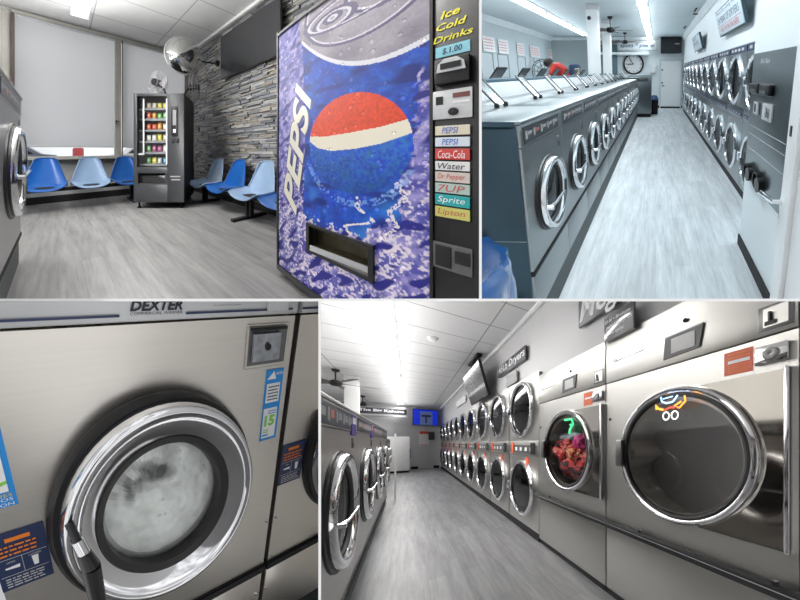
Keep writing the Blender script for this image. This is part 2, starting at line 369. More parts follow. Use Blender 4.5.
# ================================================================== machine builders
def door_ring(mb, cx, cz, r, n=48, proud=.06):
    """chrome porthole frame, outer radius r"""
    if n > 40:
        pr = [(r * (.93 + .07 * math.cos(q * PI / 18)), -proud * (.45 + .55 * math.sin(q * PI / 18))) for q in range(0, 13)] + [(r * (.885 - .19 * k / 10), -proud * (.92 - .34 * (k / 10) ** 1.4)) for k in range(1, 11)] + [(r * .69, -proud * .3), (r * .69, 0)]
    else:
        pr = [(r, -proud * .5), (r, -proud * .75), (r * .975, -proud * .95), (r * .93, -proud), (r * .86, -proud * .92), (r * .81, -proud * .6), (r * .80, 0)]
    mb.lathe(cx, cz, pr, n)
def make_washer(room, A, pos, label, W=.70, geo=None, fine=False, big=False, group=None, mt=None, lid=False, front0=.50, sidem=None):
    """front-loading washer on its base; front face at local y = 0"""
    mt = mt or steel; n = 64 if fine else 30
    t = thing('front_load_washer', room, pos, label, 'washer', group)
    top = 1.36 if not big else 1.50
    ftop = 1.22 if not big else 1.33
    cx, cz, r = (.343 if fine else .358, .848, .236) if not big else (W * .46, .81, .37)
    D = .80
    if geo: cx, cz, r = geo
    mb = MB(); mb.shell(.004, W - .004, .022, D, .20, top - .02)
    part('body', mb, t, A, sidem or mt)
    part('kick_plate', MB().box(.0, W, .012, D, .0, .20), t, A, mat('kick plate green black', (.035, .05, .05), .5))
    part('lower_panel', MB().box(.003, W - .003, 0, .022, .205, front0 - .03, bev=.003), t, A, mt)
    part('shadow_gap_strip', MB().box(0, W, -.002, .022, front0 - .032, front0 - .001, 0).box(0, W, -.007, -.002, front0 - .029, front0 - .008, 0), t, A, blackm)
    mb = MB().plate_hole(.003, W - .003, front0, ftop - .004, cx, cz, r * .74, 0, n=n)
    part('front_panel', mb, t, A, mt)
    # control strip
    mb = MB().box(.002, W - .002, -.004, .022, ftop, top - .022, bev=.003)
    cp = part('control_strip', mb, t, A, silverp if fine else mt)
    if not fine:
        k = MB().box(.03, W * .87, -.008, -.0035, ftop + .012, top - .038, 0)
        for i in range(5):
            xa = .05 + i * (W * .16); k.box(xa, xa + W * .035, -.0095, -.008, ftop + .035, top - .06, 1).box(xa + W * .05, xa + W * .12, -.0095, -.008, ftop + .055, top - .068, 1 if i != 1 else 2)
        if cp: part('display_panel', k, cp, A, [mat('panel near black', (.012, .015, .025), .3), grey, mat('dull red lamp', (.5, .12, .08), .4)])
    mb = MB().box(-.002, W + .002, -.012, D, top - .02, top, bev=.005)
    part('top_panel', mb, t, A, mt)
    # door
    rb = MB().lathe(cx, cz, [(r * 1.055, 0), (r * 1.05, -.010), (r * 1.02, -.018), (r * .97, -.02)] if fine else [(r * 1.03, 0), (r * 1.03, -.012), (r * .985, -.016), (r * .985, -.03)], n)
    part('door_trim', rb, t, A, black)
    rb = MB(); door_ring(rb, cx, cz, r * .985, n, .046 if fine else .058)
    dr = part('door_ring', rb, t, A, chrome)
    if dr:
        gk = MB().lathe(cx, cz, [(r * .70, -.022), (r * .685, -.029), (r * .62, -.022), (r * .605, -.008), (r * .6, 0)] if fine else [(r * .81, -.022), (r * .80, -.03), (r * .75, -.026), (r * .73, -.008), (r * .72, 0)], n)
        part('door_gasket', gk, dr, A, rubber)
        gl = MB().lathe(cx, cz, [(r * (.62 if fine else .76), -.012), (r * .45, -.017), (r * .2, -.021), (.001, -.022)], n)
        part('door_glass', gl, dr, A, glass_w if fine else glass_d)
        if fine:
            pass
        else:
            zc = cz - .02
            h = MB().tube([(cx - r * .86, -.06, zc), (cx - r * .6, -.08, zc), (cx - r * .1, -.085, zc + .01), (cx + r * .15, -.085, zc + .012)], .010, 8)
            h.tube([(cx - r * .86, -.04, zc), (cx - r * .86, -.09, zc)], .016, 8)
            part('door_handle', h, dr, A, chrome)
    if not fine:
        mb = MB().lathe(cx, cz, [(r * .74, .01), (r * .8, .10), (r * .8, .45), (.001, .46)], n)
        part('drum', mb, t, A, drumm if False else steeld)
        # coin slot
        part('coin_box', MB().box(W * .82, W * .88, -.006, 0, ftop - .13, ftop - .05, 0, bev=.002).box(W * .835, W * .865, -.008, -.006, ftop - .12, ftop - .09, 1), t, A, [steeld, black])
    if lid:
        # soap hopper lid standing open on the top, hinge at the back, two knobs at the front
        lb = MB(); x0, x1, zt_, yb = (.585, .715, top + .20, .56) if lid is True else (.48, .72, top + .285, .62)
        for xx in (x0, x1): lb.tube([(xx, .40, top + .02), (xx, yb, zt_)], .008, 6, 1)
        lb.tube([(x0, yb, zt_), (x1, yb, zt_)], .007, 6, 1)
        for q in (0, .006): lb.add([(x0, .40 + q, top + .02), (x1, .40 + q, top + .02), (x1, yb + q, zt_), (x0, yb + q, zt_)], [[0, 1, 2, 3]], 0)
        lid_o = part('soap_lid', lb, t, A, [mat('lid glass grey', (.30, .33, .35), .18, .7) if lid is True else lid, black])
        if lid_o:
            for xx in (x0, x1): part('lid_knob', MB().lathe(xx, .40, [(.001, top), (.016, top), (.018, top + .015), (.014, top + .03), (.001, top + .034)], 10, axis='z'), lid_o, A, black)
    return t

def make_stack_dryer(room, A, pos, label, W=1.02, top=2.14, zc=(1.71, .60), r=.385, band=(1.06, 1.27), group=None, mt=None, topstrip=False, orange_s=True):
    mt = mt or steel; n = 36
    t = thing('stack_dryer', room, pos, label, 'dryer', group)
    part('body', MB().shell(.003, W - .003, .022, .9, .05, top), t, A, mt)
    part('kick_plate', MB().box(0, W, .0, .9, 0, .10), t, A, blackm)
    mid = (band[0] + band[1]) / 2
    part('lower_front_panel', MB().plate_hole(.004, W - .004, .10, band[0] - .003, W / 2, zc[1], r * .86, 0, n), t, A, mt)
    part('upper_front_panel', MB().plate_hole(.004, W - .004, band[1] + .003, top - .002, W / 2, zc[0], r * .86, 0, n), t, A, mt)
    cb = part('control_band', MB().box(.004, W - .004, -.004, .022, band[0], band[1], bev=.003), t, A, mt)
    if cb:
        k = MB().box(.06, W - .06, -.009, -.004, band[0] + .045, band[1] - .06, 0)
        for i in range(5):
            xa = .1 + i * W * .165; k.box(xa, xa + W * .07, -.0105, -.009, band[0] + .07, band[1] - .09, 1)
        part('display_panel', k, cb, A, [navy if topstrip else steeld, whiteb])
        if orange_s: part('sticker', MB().box(.10, .20, -.0115, -.0095, band[0] + .02, band[1] - .02, 0, bev=.001).box(.62, .72, -.007, -.004, band[0] - .1, band[0] - .02), cb, A, orange)
        if not topstrip: part('coin_slot', MB().box(W * .78, W * .9, -.014, -.004, band[0] + .03, band[1] - .03), cb, A, black)
    if topstrip:
        k = MB().box(.02, W - .03, -.008, 0, top - .10, top - .015, 0)
        for i in range(4):
            xa = .1 + i * W * .2; k.box(xa, xa + W * .11, -.0095, -.008, top - .075, top - .04, 1)
        part('header_panel', k, t, A, [navy, lgrey])
    for z in zc:
        rb = MB().lathe(W / 2, z, [(r * 1.02, 0), (r * 1.02, -.035), (r * .97, -.052), (r * .90, -.055), (r * .86, -.04), (r * .85, -.01)], n)
        dr = part('door_ring', rb, t, A, chrome)
        if dr:
            part('door_glass', MB().lathe(W / 2, z, [(r * .87, -.03), (r * .5, -.034), (.001, -.036)], n), dr, A, glass_d)
            part('door_handle', MB().box(W / 2 - r * 1.12, W / 2 - r * .95, -.075, -.02, z - .06, z + .06, bev=.008), dr, A, chrome)
        part('drum', MB().lathe(W / 2, z, [(r * .86, .005), (r * 1.05, .06), (r * 1.05, .62), (r * .3, .66), (.001, .66)], n), t, A, steeld)
    return t

def ceiling_fan(room, pos, label, R=.62, rod=.3, turn=20, name='ceiling_fan'):
    t = thing(name, room, pos, label, 'fan')
    part('canopy', MB().lathe(0, 0, [(.001, 0), (.075, 0), (.07, -.04), (.02, -.07), (.001, -.07)], 16, axis='z'), t, F_V, blackm)
    part('down_rod', MB().tube([(0, 0, -.05), (0, 0, -rod)], .014, 8), t, F_V, blackm)
    part('motor', MB().lathe(0, 0, [(.001, -rod), (.07, -rod), (.12, -rod - .03), (.12, -rod - .09), (.07, -rod - .13), (.001, -rod - .14)], 20, axis='z'), t, F_V, blackm)
    for k in range(5):
        a = math.radians(turn + 72 * k); ca, sa = math.cos(a), math.sin(a); m = MB(); pts = []
        for rr, ww, in ((.12, .025), (.2, .05), (R * .6, .07), (R, .065)):
            for sgn in (-1, 1):
                pts.append((rr * ca - sgn * ww * sa, rr * sa + sgn * ww * ca, -rod - .06 + sgn * .012))
        q = len(pts); vs = pts + [(x, y, z - .01) for x, y, z in pts]
        fs = []
        for i in range(3):
            a0, a1, b0, b1 = 2 * i, 2 * i + 1, 2 * i + 2, 2 * i + 3
            fs += [[a0, a1, b1, b0], [a0 + q, b0 + q, b1 + q, a1 + q], [a0, b0, b0 + q, a0 + q], [a1, a1 + q, b1 + q, b1]]
        fs += [[0, q, q + 1, 1], [6, 7, 7 + q, 6 + q]]
        m.add(vs, fs); part('blade', m, t, F_V, mat('dark wood blade', (.09, .075, .065), .5))
    return t
def strip_light(room, pos, length, label, mt, group=None, wd=.24):
    t = thing('ceiling_light', room, pos, label, 'ceiling light', group)
    part('housing', MB().box(-wd / 2, wd / 2, 0, length, -.03, 0, bev=.004), t, F_V, whiteb)
    for sx in (-.28, .28):
        part('fluorescent_tube', MB().tube([(sx * wd, .05, -.055), (sx * wd, length - .05, -.055)], .03, 8), t, F_V, mt)
    for y in (.0, length - .03):
        part('end_cap', MB().box(-wd / 2, wd / 2, y, y + .03, -.085, -.03, bev=.003), t, F_V, white)
    return t

# ================================================================== ROOM 1: lobby with seats, snack machine and drinks machine
H1 = 3.23
plank1 = lines_mat('grey vinyl planks lobby', (.245, .24, .235), (.17, .17, .17), .9, .15, .0015, .37, rot=-PI / 2, streak=(30, 3.2, 1), amt=.42, rough=.45, tonevar=.10)
struct('floor', MB().add([(-2.0, .25, 0), (2.6, .25, 0), (2.6, 5.5, 0), (-2.0, 5.5, 0)], [[0, 1, 2, 3]]), TL, plank1)
tile1 = lines_mat('ceiling tiles lobby', (.66, .66, .65), (.36, .36, .35), 1.22, .72, .010, 0, streak=(9, 9, 9), amt=.03, rough=.8, spec=.1)
o = single('ceiling', MB().add([(0, 0, 0), (4.7, 0, 0), (4.7, 5.0, 0), (0, 5.0, 0)], [[0, 1, 2, 3]]), TL, (-1.98, .33, H1), F_V, tile1, kind='structure', flat=True)
struct('trim_4', MB().box(-1.6, 2.46, 5.27, 5.31, H1 - .05, H1).box(2.40, 2.445, 1.3, 5.3, H1 - .045, H1), TL, mat('ceiling angle', (.75, .75, .74), .6))
beige = mat('beige window frame', (.45, .44, .40), .55)
mb = MB().box(-1.6, 2.5, 5.32, 5.45, 0, .80).box(-1.6, -.62, 5.32, 5.45, .8, H1)
struct('wall_back', mb, TL, mat('lobby wall grey', (.46, .46, .46), .6))
struct('baseboard_back', MB().box(-.6, 2.45, 5.27, 5.32, 0, .12), TL, blackm)
mb = MB()
for x0, x1 in ((-.72, -.60), (.88, 1.0), (2.36, 2.48)): mb.box(x0, x1, 5.22, 5.32, .80, 3.17, bev=.006)
mb.box(-.72, 2.48, 5.20, 5.32, .76, .82, bev=.005).box(-.62, 2.48, 5.22, 5.32, 3.13, 3.2).box(-1.5, -.72, 5.2, 5.32, .8, 3.2)
struct('window_1', mb, TL, beige)
struct('trim_5', MB().box(-.60, -.565, 5.17, 5.22, .82, 3.13).box(1.005, 1.02, 5.17, 5.22, .82, 3.13), TL, mat('dark brown channel', (.10, .07, .06), .6))
struct('window_2', MB().add([(-.6, 5.30, .8), (2.4, 5.30, .8), (2.4, 5.30, 1.1), (-.6, 5.30, 1.1)], [[0, 1, 2, 3]]), TL, glass_c)
blindm = mat('roller blind cloth', (.60, .61, .63), .8, noise=(1.2, 1.2, .5), amt=.05)
_n = blindm.node_tree; _t = nd(_n, 'ShaderNodeBsdfTranslucent'); _t.inputs[0].default_value = (.80, .81, .84, 1); _m = nd(_n, 'ShaderNodeMixShader'); _m.inputs[0].default_value = .55
_n.links.new(_n.nodes['Principled BSDF'].outputs[0], _m.inputs[1]); _n.links.new(_t.outputs[0], _m.inputs[2]); _n.links.new(_m.outputs[0], _n.nodes['Material Output'].inputs[0])
def blind(x0, x1, label):
    t = thing('roller_blind', TL, (x0, 5.21, .99), label, 'blind', 'roller blinds in the lobby window'); wd = x1 - x0
    part('blind_cloth', MB().grid(lambda a, b: (a * wd, -.004 + .004 * math.sin(a * 9 + b * 3), b * 2.13), 24, 8), t, F_V, blindm)
    part('bottom_bar', MB().tube([(0, -.004, .0), (wd, -.004, .0)], .012, 8), t, F_V, lgrey)
    part('roller', MB().tube([(-.02, .0, 2.12), (wd + .02, .0, 2.12)], .024, 10), t, F_V, silverp)
blind(-.57, .87, 'wide pale grey roller blind pulled down left of the window post')
blind(1.03, 2.36, 'pale grey roller blind pulled down behind the mirror and snack machine')
tag(single('window_latch', MB().box(-.02, .05, -.05, 0, -.012, .012, bev=.004).tube([(0, 0, -.03), (0, -.03, .03)], .01, 6), TL, (.90, 5.2, 1.50), F_V, black), 'small black latch on the post between the two blinds', 'latch')
t = thing('thermostat', TL, (-.93, 5.19, 2.68), 'white box on the beige window jamb at the upper left edge', 'thermostat')
part('case', MB().box(-.12, .14, -.06, 0, -.16, .16, bev=.015), t, F_V, whiteb); part('dial', MB().disc(.04, .02, .035, -.062), t, F_V, green)
# street seen under the blinds
struct('floor_outside', MB().add([(-6, 5.6, .25), (12, 5.6, .25), (12, 22, .25), (-6, 22, .25)], [[0, 1, 2, 3]]), TL, mat('sunlit pavement', (.75, .74, .72), .8))
def car(pos, colr, label, s=1.0):
    t = thing('car', TL, pos, label, 'car')
    prof = [(0, .25), (0, .62), (.5, .8), (1.1, .86), (1.6, 1.3), (2.9, 1.33), (3.5, .9), (4.1, .82), (4.15, .3)]
    b = bmesh.new(); 
    mb = MB().prism([(x * s, z * s) for x, z in prof], 0, 1.7 * s)
    part('body', mb, t, F_V, colr)
    part('window', MB().prism([(1.25 * s, .9 * s), (1.68 * s, 1.24 * s), (2.8 * s, 1.26 * s), (3.25 * s, .9 * s)], -.01, 0), t, F_V, black)
    for x in (.8, 3.3): part('wheel', MB().lathe(x * s, .3 * s, [(.001, -.02), (.2 * s, -.02), (.32 * s, .0), (.32 * s, .2), (.001, .2)], 20), t, F_V, rubber)
car((-2.6, 9.2, .25), mat('blue grey car paint', (.22, .26, .32), .3, .3), 'blue-grey parked car seen under the blind at the left', .62)
car((1.3, 9.6, .25), mat('white car paint', (.75, .75, .76), .3), 'white parked car seen under the wide blind, right of the red post box', .62)
tag(single('post_box', MB().box(-.14, .14, -.12, .12, 0, .75, bev=.05), TL, (.46, 8.6, .25), F_V, mat('red paint', (.65, .08, .08), .4)), 'red box standing outside, seen under the wide blind', 'post box')

# stone wall
def vnoise(x, y, seed=0):
    r = np.random.RandomState(seed).rand(64, 64); xi = np.floor(x).astype(int); yi = np.floor(y).astype(int); fx = x - xi; fy = y - yi
    fx = fx * fx * (3 - 2 * fx); fy = fy * fy * (3 - 2 * fy); g = lambda a, b: r[a % 64, b % 64]
    return (g(xi, yi) * (1 - fx) + g(xi + 1, yi) * fx) * (1 - fy) + (g(xi, yi + 1) * (1 - fx) + g(xi + 1, yi + 1) * fx) * fy
mb = MB(); z = 0; pal = [(.22, .22, .225), (.31, .31, .31), (.15, .155, .165), (.34, .325, .295), (.26, .27, .29), (.42, .415, .40), (.19, .20, .22), (.33, .295, .25)]
mb.box(0, 5.3, .035, .1, 0, H1 - .04, c=(.06, .06, .06))
while z < H1 - .05:
    hh = random.choice([.026, .032, .04, .05]); x = -random.random() * .3
    while x < 5.3:
        L_ = random.uniform(.10, .40); d = random.uniform(-.010, .03); c = random.choice(pal); k = random.uniform(.72, 1.15)
        x0, x1 = max(0, x), min(5.3, x + L_ - .006)
        if x1 > x0 + .02: mb.box(x0, x1, d, .04, z + .003, min(z + hh - .002, H1 - .04), bev=.004 if d < .015 else 0, c=tuple(q * k for q in c))
        x += L_
    z += hh
single('wall_right', mb, TL, (2.478, 5.3, 0), F_R, stone, kind='structure', flat=True)
struct('baseboard_right', MB().box(2.42, 2.465, .6, 5.3, 0, .10), TL, blackm)

# wall TV
t = thing('television', TL, (2.38, 3.66, 2.24), 'large dark flat television mounted high on the stone wall, sloping forward', 'television')
TILT = Matrix.Rotation(math.radians(1), 3, 'X')
part('screen', MB().box(.012, 1.488, -.004, 0, .014, .765), t, F_R @ TILT, mat('dark tv glass', (.012, .013, .016), .2, spec=.35))
part('bezel', MB().box(0, 1.5, .0, .04, 0, .78, bev=.006), t, F_R @ TILT, black)
part('wall_bracket', MB().box(.6, .9, .04, .09, .3, .6, bev=.005), t, F_R @ TILT, blackm)

# ceiling light near the window
strip_light(TL, (.28, 3.3, H1), 1.45, 'fluorescent ceiling light with bare tubes above the blinds', tube_on, wd=.26)

# shell chairs on beams
seat_mats = {'blue': mat('blue fibreglass', (.015, .12, .44), .28, coat=.3), 'light': mat('pale blue fibreglass', (.30, .43, .62), .3, coat=.3)}
def shell_mb(w0=.55):
    def fn(a, b, off=0.):
        s = (a - .5) * 2; t = b
        if t < .5: y = .0 + t * 2 * .40; z = .40 + .02 * (1 - t * 2) ** 2 * -1 - .015 * math.sin(t * 2 * PI); wd = w0 * (.86 + .14 * math.sin(t * 2 * PI / 2 + .3))
        else:
            k = (t - .5) * 2; y = .40 + .11 * k + .03 * math.sin(k * PI / 2); z = .40 + .42 * k ** 1.1 ; wd = w0 * (1.0 - .48 * k ** 1.3)
        curl = .055 * abs(s) ** 3
        if t < .5: z += curl * (1.0) + (.03 * (1 - abs(s) ** 2) * -.5)
        else: y -= curl * 1.2; z -= .03 * abs(s) ** 4
        if t < .08: z -= .02 * (1 - t / .08)
        return (s * wd / 2, y + off * (t > .5), z - off)
    m = MB().grid(lambda a, b: fn(a, b), 14, 22); m.grid(lambda a, b: fn(a, b, .012), 14, 22)
    e = [fn(0, j / 22) for j in range(23)] + [fn(i / 14, 1) for i in range(1, 15)] + [fn(1, 1 - j / 22) for j in range(1, 23)] + [fn(1 - i / 14, 0) for i in range(1, 14)]
    m.tube(e, .009, 6, closed=True)
    return m
def chair(pos, A, kind, label, group, post=True):
    t = thing('shell_chair', TL, pos, label, 'chair', group)
    sh = shell_mb(); 
    part('seat_shell', sh, t, A, seat_mats[kind])
    part('seat_bracket', MB().box(-.12, .12, .14, .32, .34, .375, bev=.004), t, A, blackm)
    return t
for i, (u, k, l) in enumerate(((-.17, 'blue', 'deep blue shell chair under the wide blind, leftmost of the window row'), (.43, 'light', 'pale blue shell chair under the wide blind, between two deep blue ones'), (1.00, 'blue', 'deep blue shell chair beside the black snack machine, at the window'))):
    chair((u, 4.42, -.02), F_V, k, l, 'shell chairs under the window')
t = thing('seat_beam', TL, (-.6, 4.62, 0), 'black steel beam and legs carrying the three chairs at the window', 'seat frame')
part('beam', MB().box(-.3, 1.75, -.035, .035, .29, .345, bev=.004), t, F_V, blackm)
for x in (-.1, 1.66):
    part('leg', MB().box(x - .03, x + .03, -.03, .03, .03, .30, bev=.003).box(x - .03, x + .03, -.24, .24, 0, .035, bev=.004), t, F_V, blackm)
for i, (v, k, l) in enumerate(((3.62, 'light', 'pale blue shell chair at the stone wall, nearest the snack machine'), (3.0, 'blue', 'deep blue shell chair at the stone wall between two pale blue ones'),
        (2.38, 'light', 'pale blue shell chair at the stone wall, closest whole one to the drinks machine'), (1.78, 'blue', 'deep blue shell chair half hidden behind the drinks machine'))):
    chair((1.83, v, -.05), F_R, k, l, 'shell chairs along the stone wall')
t = thing('seat_beam', TL, (2.06, 3.9, 0), 'black steel beam and legs carrying the chairs along the stone wall', 'seat frame')
part('beam', MB().box(0, 2.5, -.035, .035, .26, .315, bev=.004), t, F_R, blackm)
for x in (.22, 1.45, 2.4):
    part('leg', MB().box(x - .06, x - .02, -.03, .03, .03, .27, bev=.003).box(x + .02, x + .06, -.03, .03, .03, .27, bev=.003).box(x - .03, x + .03, -.30, .30, 0, .04, bev=.006), t, F_R, blackm)

# snack machine
A = F_ROT(-37.6)
t = thing('snack_vending_machine', TL, (.945, 3.98, 0), 'tall black snack vending machine with a lit glass front, in the corner', 'vending machine')
body = mat('charcoal machine paint', (.035, .037, .042), .42)
Wm, Dm = .80, .77
part('cabinet', MB().box(0, .02, .03, Dm, .1, 1.83).box(Wm - .02, Wm, .03, Dm, .1, 1.83).box(0, Wm, .03, Dm, 1.79, 1.83, bev=.004).box(0, Wm, Dm - .03, Dm, .1, 1.83).box(0, Wm, .03, Dm, .1, .62), t, A, mat('black machine side', (.014, .014, .015), .5))
fr = MB().box(0, .055, -.02, .03, .1, 1.83, bev=.004).box(.53, Wm, -.02, .03, .1, 1.83, bev=.004).box(.05, .54, -.02, .03, 1.78, 1.83, bev=.004).box(.05, .54, -.02, .03, .56, .66, bev=.004)
fr.box(.05, .54, -.02, .03, .1, .38, bev=.004).box(.0, .8, -.012, .03, .36, .40).box(.04, .07, -.02, .03, .38, .56).box(.5, .54, -.02, .03, .38, .56)
dr = part('door', fr, t, A, body)
part('door_window', MB().add([(.055, -.005, .66), (.53, -.005, .66), (.53, -.005, 1.78), (.055, -.005, 1.78)], [[0, 1, 2, 3]]), dr, A, glass('vending glass', (.93, .95, .96), .03))
part('delivery_flap', MB().box(.07, .50, .0, .02, .40, .55, bev=.004), dr, A, mat('flap black', (.012, .012, .013), .25))
part('price_strip', MB().box(.13, .155, .02, .03, .85, 1.76, bev=.002).box(.06, .155, .02, .03, .85, .875), t, A, whiteb)
part('coin_panel', MB().box(.60, .70, -.03, -.02, 1.16, 1.62, 0, bev=.003).box(.625, .68, -.035, -.03, 1.32, 1.56, 1).box(.63, .675, -.037, -.03, 1.20, 1.26, 2, bev=.004).box(.6, .64, -.03, -.02, 1.06, 1.12, 0).box(.67, .71, -.03, -.02, 1.06, 1.12, 0), dr, A, [black, mat('grey keypad', (.2, .2, .21), .4), silverp])
part('small_label', MB().box(.58, .74, -.023, -.02, .50, .52).box(.60, .74, -.023, -.02, .45, .47), dr, A, grey)
for x, y in ((.06, .06), (Wm - .06, .06), (.06, Dm - .06), (Wm - .06, Dm - .06)):
    part('leg', MB().tube([(x, y, .0), (x, y, .11)], .016, 8).lathe(x, y, [(.001, 0), (.035, 0), (.03, .02), (.001, .02)], 10, axis='z'), t, A, blackm)
shelf_z = [.70, .89, 1.07, 1.25, 1.43, 1.60]
for k, z in enumerate(shelf_z):
    part('shelf', MB().box(.06, .53, .06, .6, z - .02, z, bev=.002).box(.16, .53, .05, .06, z - .025, z + .01), t, A, mat('shelf grey', (.25, .25, .26), .5))
part('inner_light', MB().box(.50, .52, .035, .05, .7, 1.76), t, A, mat('lit vending tube', (1, 1, .97), .5, emit=1.2))
snackc = [(.85, .75, .12), (.7, .15, .08), (.75, .35, .08), (.85, .82, .70), (.2, .45, .15), (.8, .8, .78), (.45, .12, .25), (.75, .6, .45), (.12, .35, .6)]
cname = ['yellow', 'red', 'orange', 'cream', 'green', 'white', 'purple', 'tan', 'blue']
rows = {0: [4, 0, 5, 8], 1: [4, 6, 6, 3], 2: [3, 5, 0, 7], 3: [1, 1, 2, 7], 4: [1, 2, 4, 4], 5: [7, 3, 0, 0]}
ri = ['lowest', 'second lowest', 'third lowest', 'third highest', 'second highest', 'top']
for k, z in enumerate(shelf_z):
    for j in range(4):
        ci = rows[k][j]; x = .20 + j * .088; hh = random.uniform(.10, .13) if k < 5 else .10; c = snackc[ci]
        def pk(a, b, x=x, hh=hh, sgn=1):
            th = .022 * math.sin(PI * a) ** .5 * math.sin(PI * b) ** .5
            return (-.036 + .072 * a, -sgn * th, hh * b)
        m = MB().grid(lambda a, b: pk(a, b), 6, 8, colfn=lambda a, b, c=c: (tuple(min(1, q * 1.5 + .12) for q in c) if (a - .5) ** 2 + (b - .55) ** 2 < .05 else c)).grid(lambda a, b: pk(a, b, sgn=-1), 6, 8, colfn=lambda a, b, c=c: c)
        cc = A @ Vector((x, .10, z + .001))
        single('snack_bag', m, TL, (.945 + cc.x, 3.98 + cc.y, cc.z), A, mat('snack foil', (1, 1, 1), .35, colattr=True), '%s snack bag in the vending machine, %s shelf, %s from the left' % (cname[ci], ri[k], ORD[j]), 'snack', 'snacks in the vending machine')

# security mirror and fan above the snack machine
t = thing('convex_mirror', TL, (1.78, 3.98, 2.64), 'round convex security mirror on an arm under the ceiling', 'mirror')
A = F_ROT(-8)
part('mirror_dome', MB().lathe(0, 0, [(.335, .0), (.32, -.05), (.27, -.10), (.19, -.145), (.10, -.17), (.001, -.18)], 40), t, A, mirror)
part('back_shell', MB().lathe(0, 0, [(.338, .0), (.33, .03), (.2, .06), (.001, .065)], 40), t, A, whiteb)
part('rim', MB().tube([(.336 * math.cos(q * PI / 24), 0, .336 * math.sin(q * PI / 24)) for q in range(48)], .010, 6, closed=True), t, A, silverp)
part('arm', MB().tube([(0, .05, 0), (.1, .14, 0), (.68, .02, -.02)], .014, 8).lathe(.68, -.02, [(.001, -.03), (.05, -.03), (.05, .03), (.001, .03)], 14), t, A, blackm)
def cage_fan(pos, A, label, R=.27):
    t = thing('cage_fan', TL, pos, label, 'fan')
    m = MB()
    for rr, y in ((R, 0), (R * .97, -.05), (R * .75, -.09), (R * .4, -.115)): m.tube([(rr * math.cos(q * PI / 16), y, rr * math.sin(q * PI / 16)) for q in range(32)], .005, 5, closed=True)
    for q in range(24):
        a = q * PI / 12; m.tube([(R * math.cos(a), 0, R * math.sin(a)), (R * .97 * math.cos(a), -.05, R * .97 * math.sin(a)), (R * .4 * math.cos(a), -.115, R * .4 * math.sin(a))], .003, 4)
    part('cage', m, t, A, grey)
    part('hub', MB().lathe(0, 0, [(.001, -.12), (.06, -.115), (.06, .08), (.001, .10)], 16), t, A, blackm)
    for k in range(3):
        b = MB()
        def f(a, c, k=k, off=0):
            q = k * 2 * PI / 3 + (c - .5) * 1.3 * (.6 + .4 * a); r = .05 + a * R * .75; return (r * math.cos(q), -.03 + (c - .5) * .06 + off, r * math.sin(q))
        b.grid(lambda a, c: f(a, c), 6, 6).grid(lambda a, c: f(a, c, off=.004), 6, 6); part('blade', b, t, A, lgrey)
    part('bracket', MB().tube([(0, .08, 0), (0, .16, -.12), (0, .18, -R * 1.35)], .016, 8).box(-.08, .08, .1, .26, -R * 1.45, -R * 1.35, bev=.01), t, A, blackm)
cage_fan((1.36, 4.05, 2.08), F_ROT(-62), 'small grey cage fan standing on top of the snack machine, turned left', .20)
cage_fan((1.98, 4.0, 2.10), F_ROT(48), 'dark cage fan below the convex mirror beside the stone wall', .25)

# the washer at the left edge
make_washer(TL, F_L, (-.25, 1.72, 0), 'stainless front-load washer with chrome porthole at the left edge of the lobby', .92, geo=(.46, .79, .31), mt=mat('lobby washer steel', (.40, .40, .39), .35, .9, (2, 2, 90), .05), front0=.26)

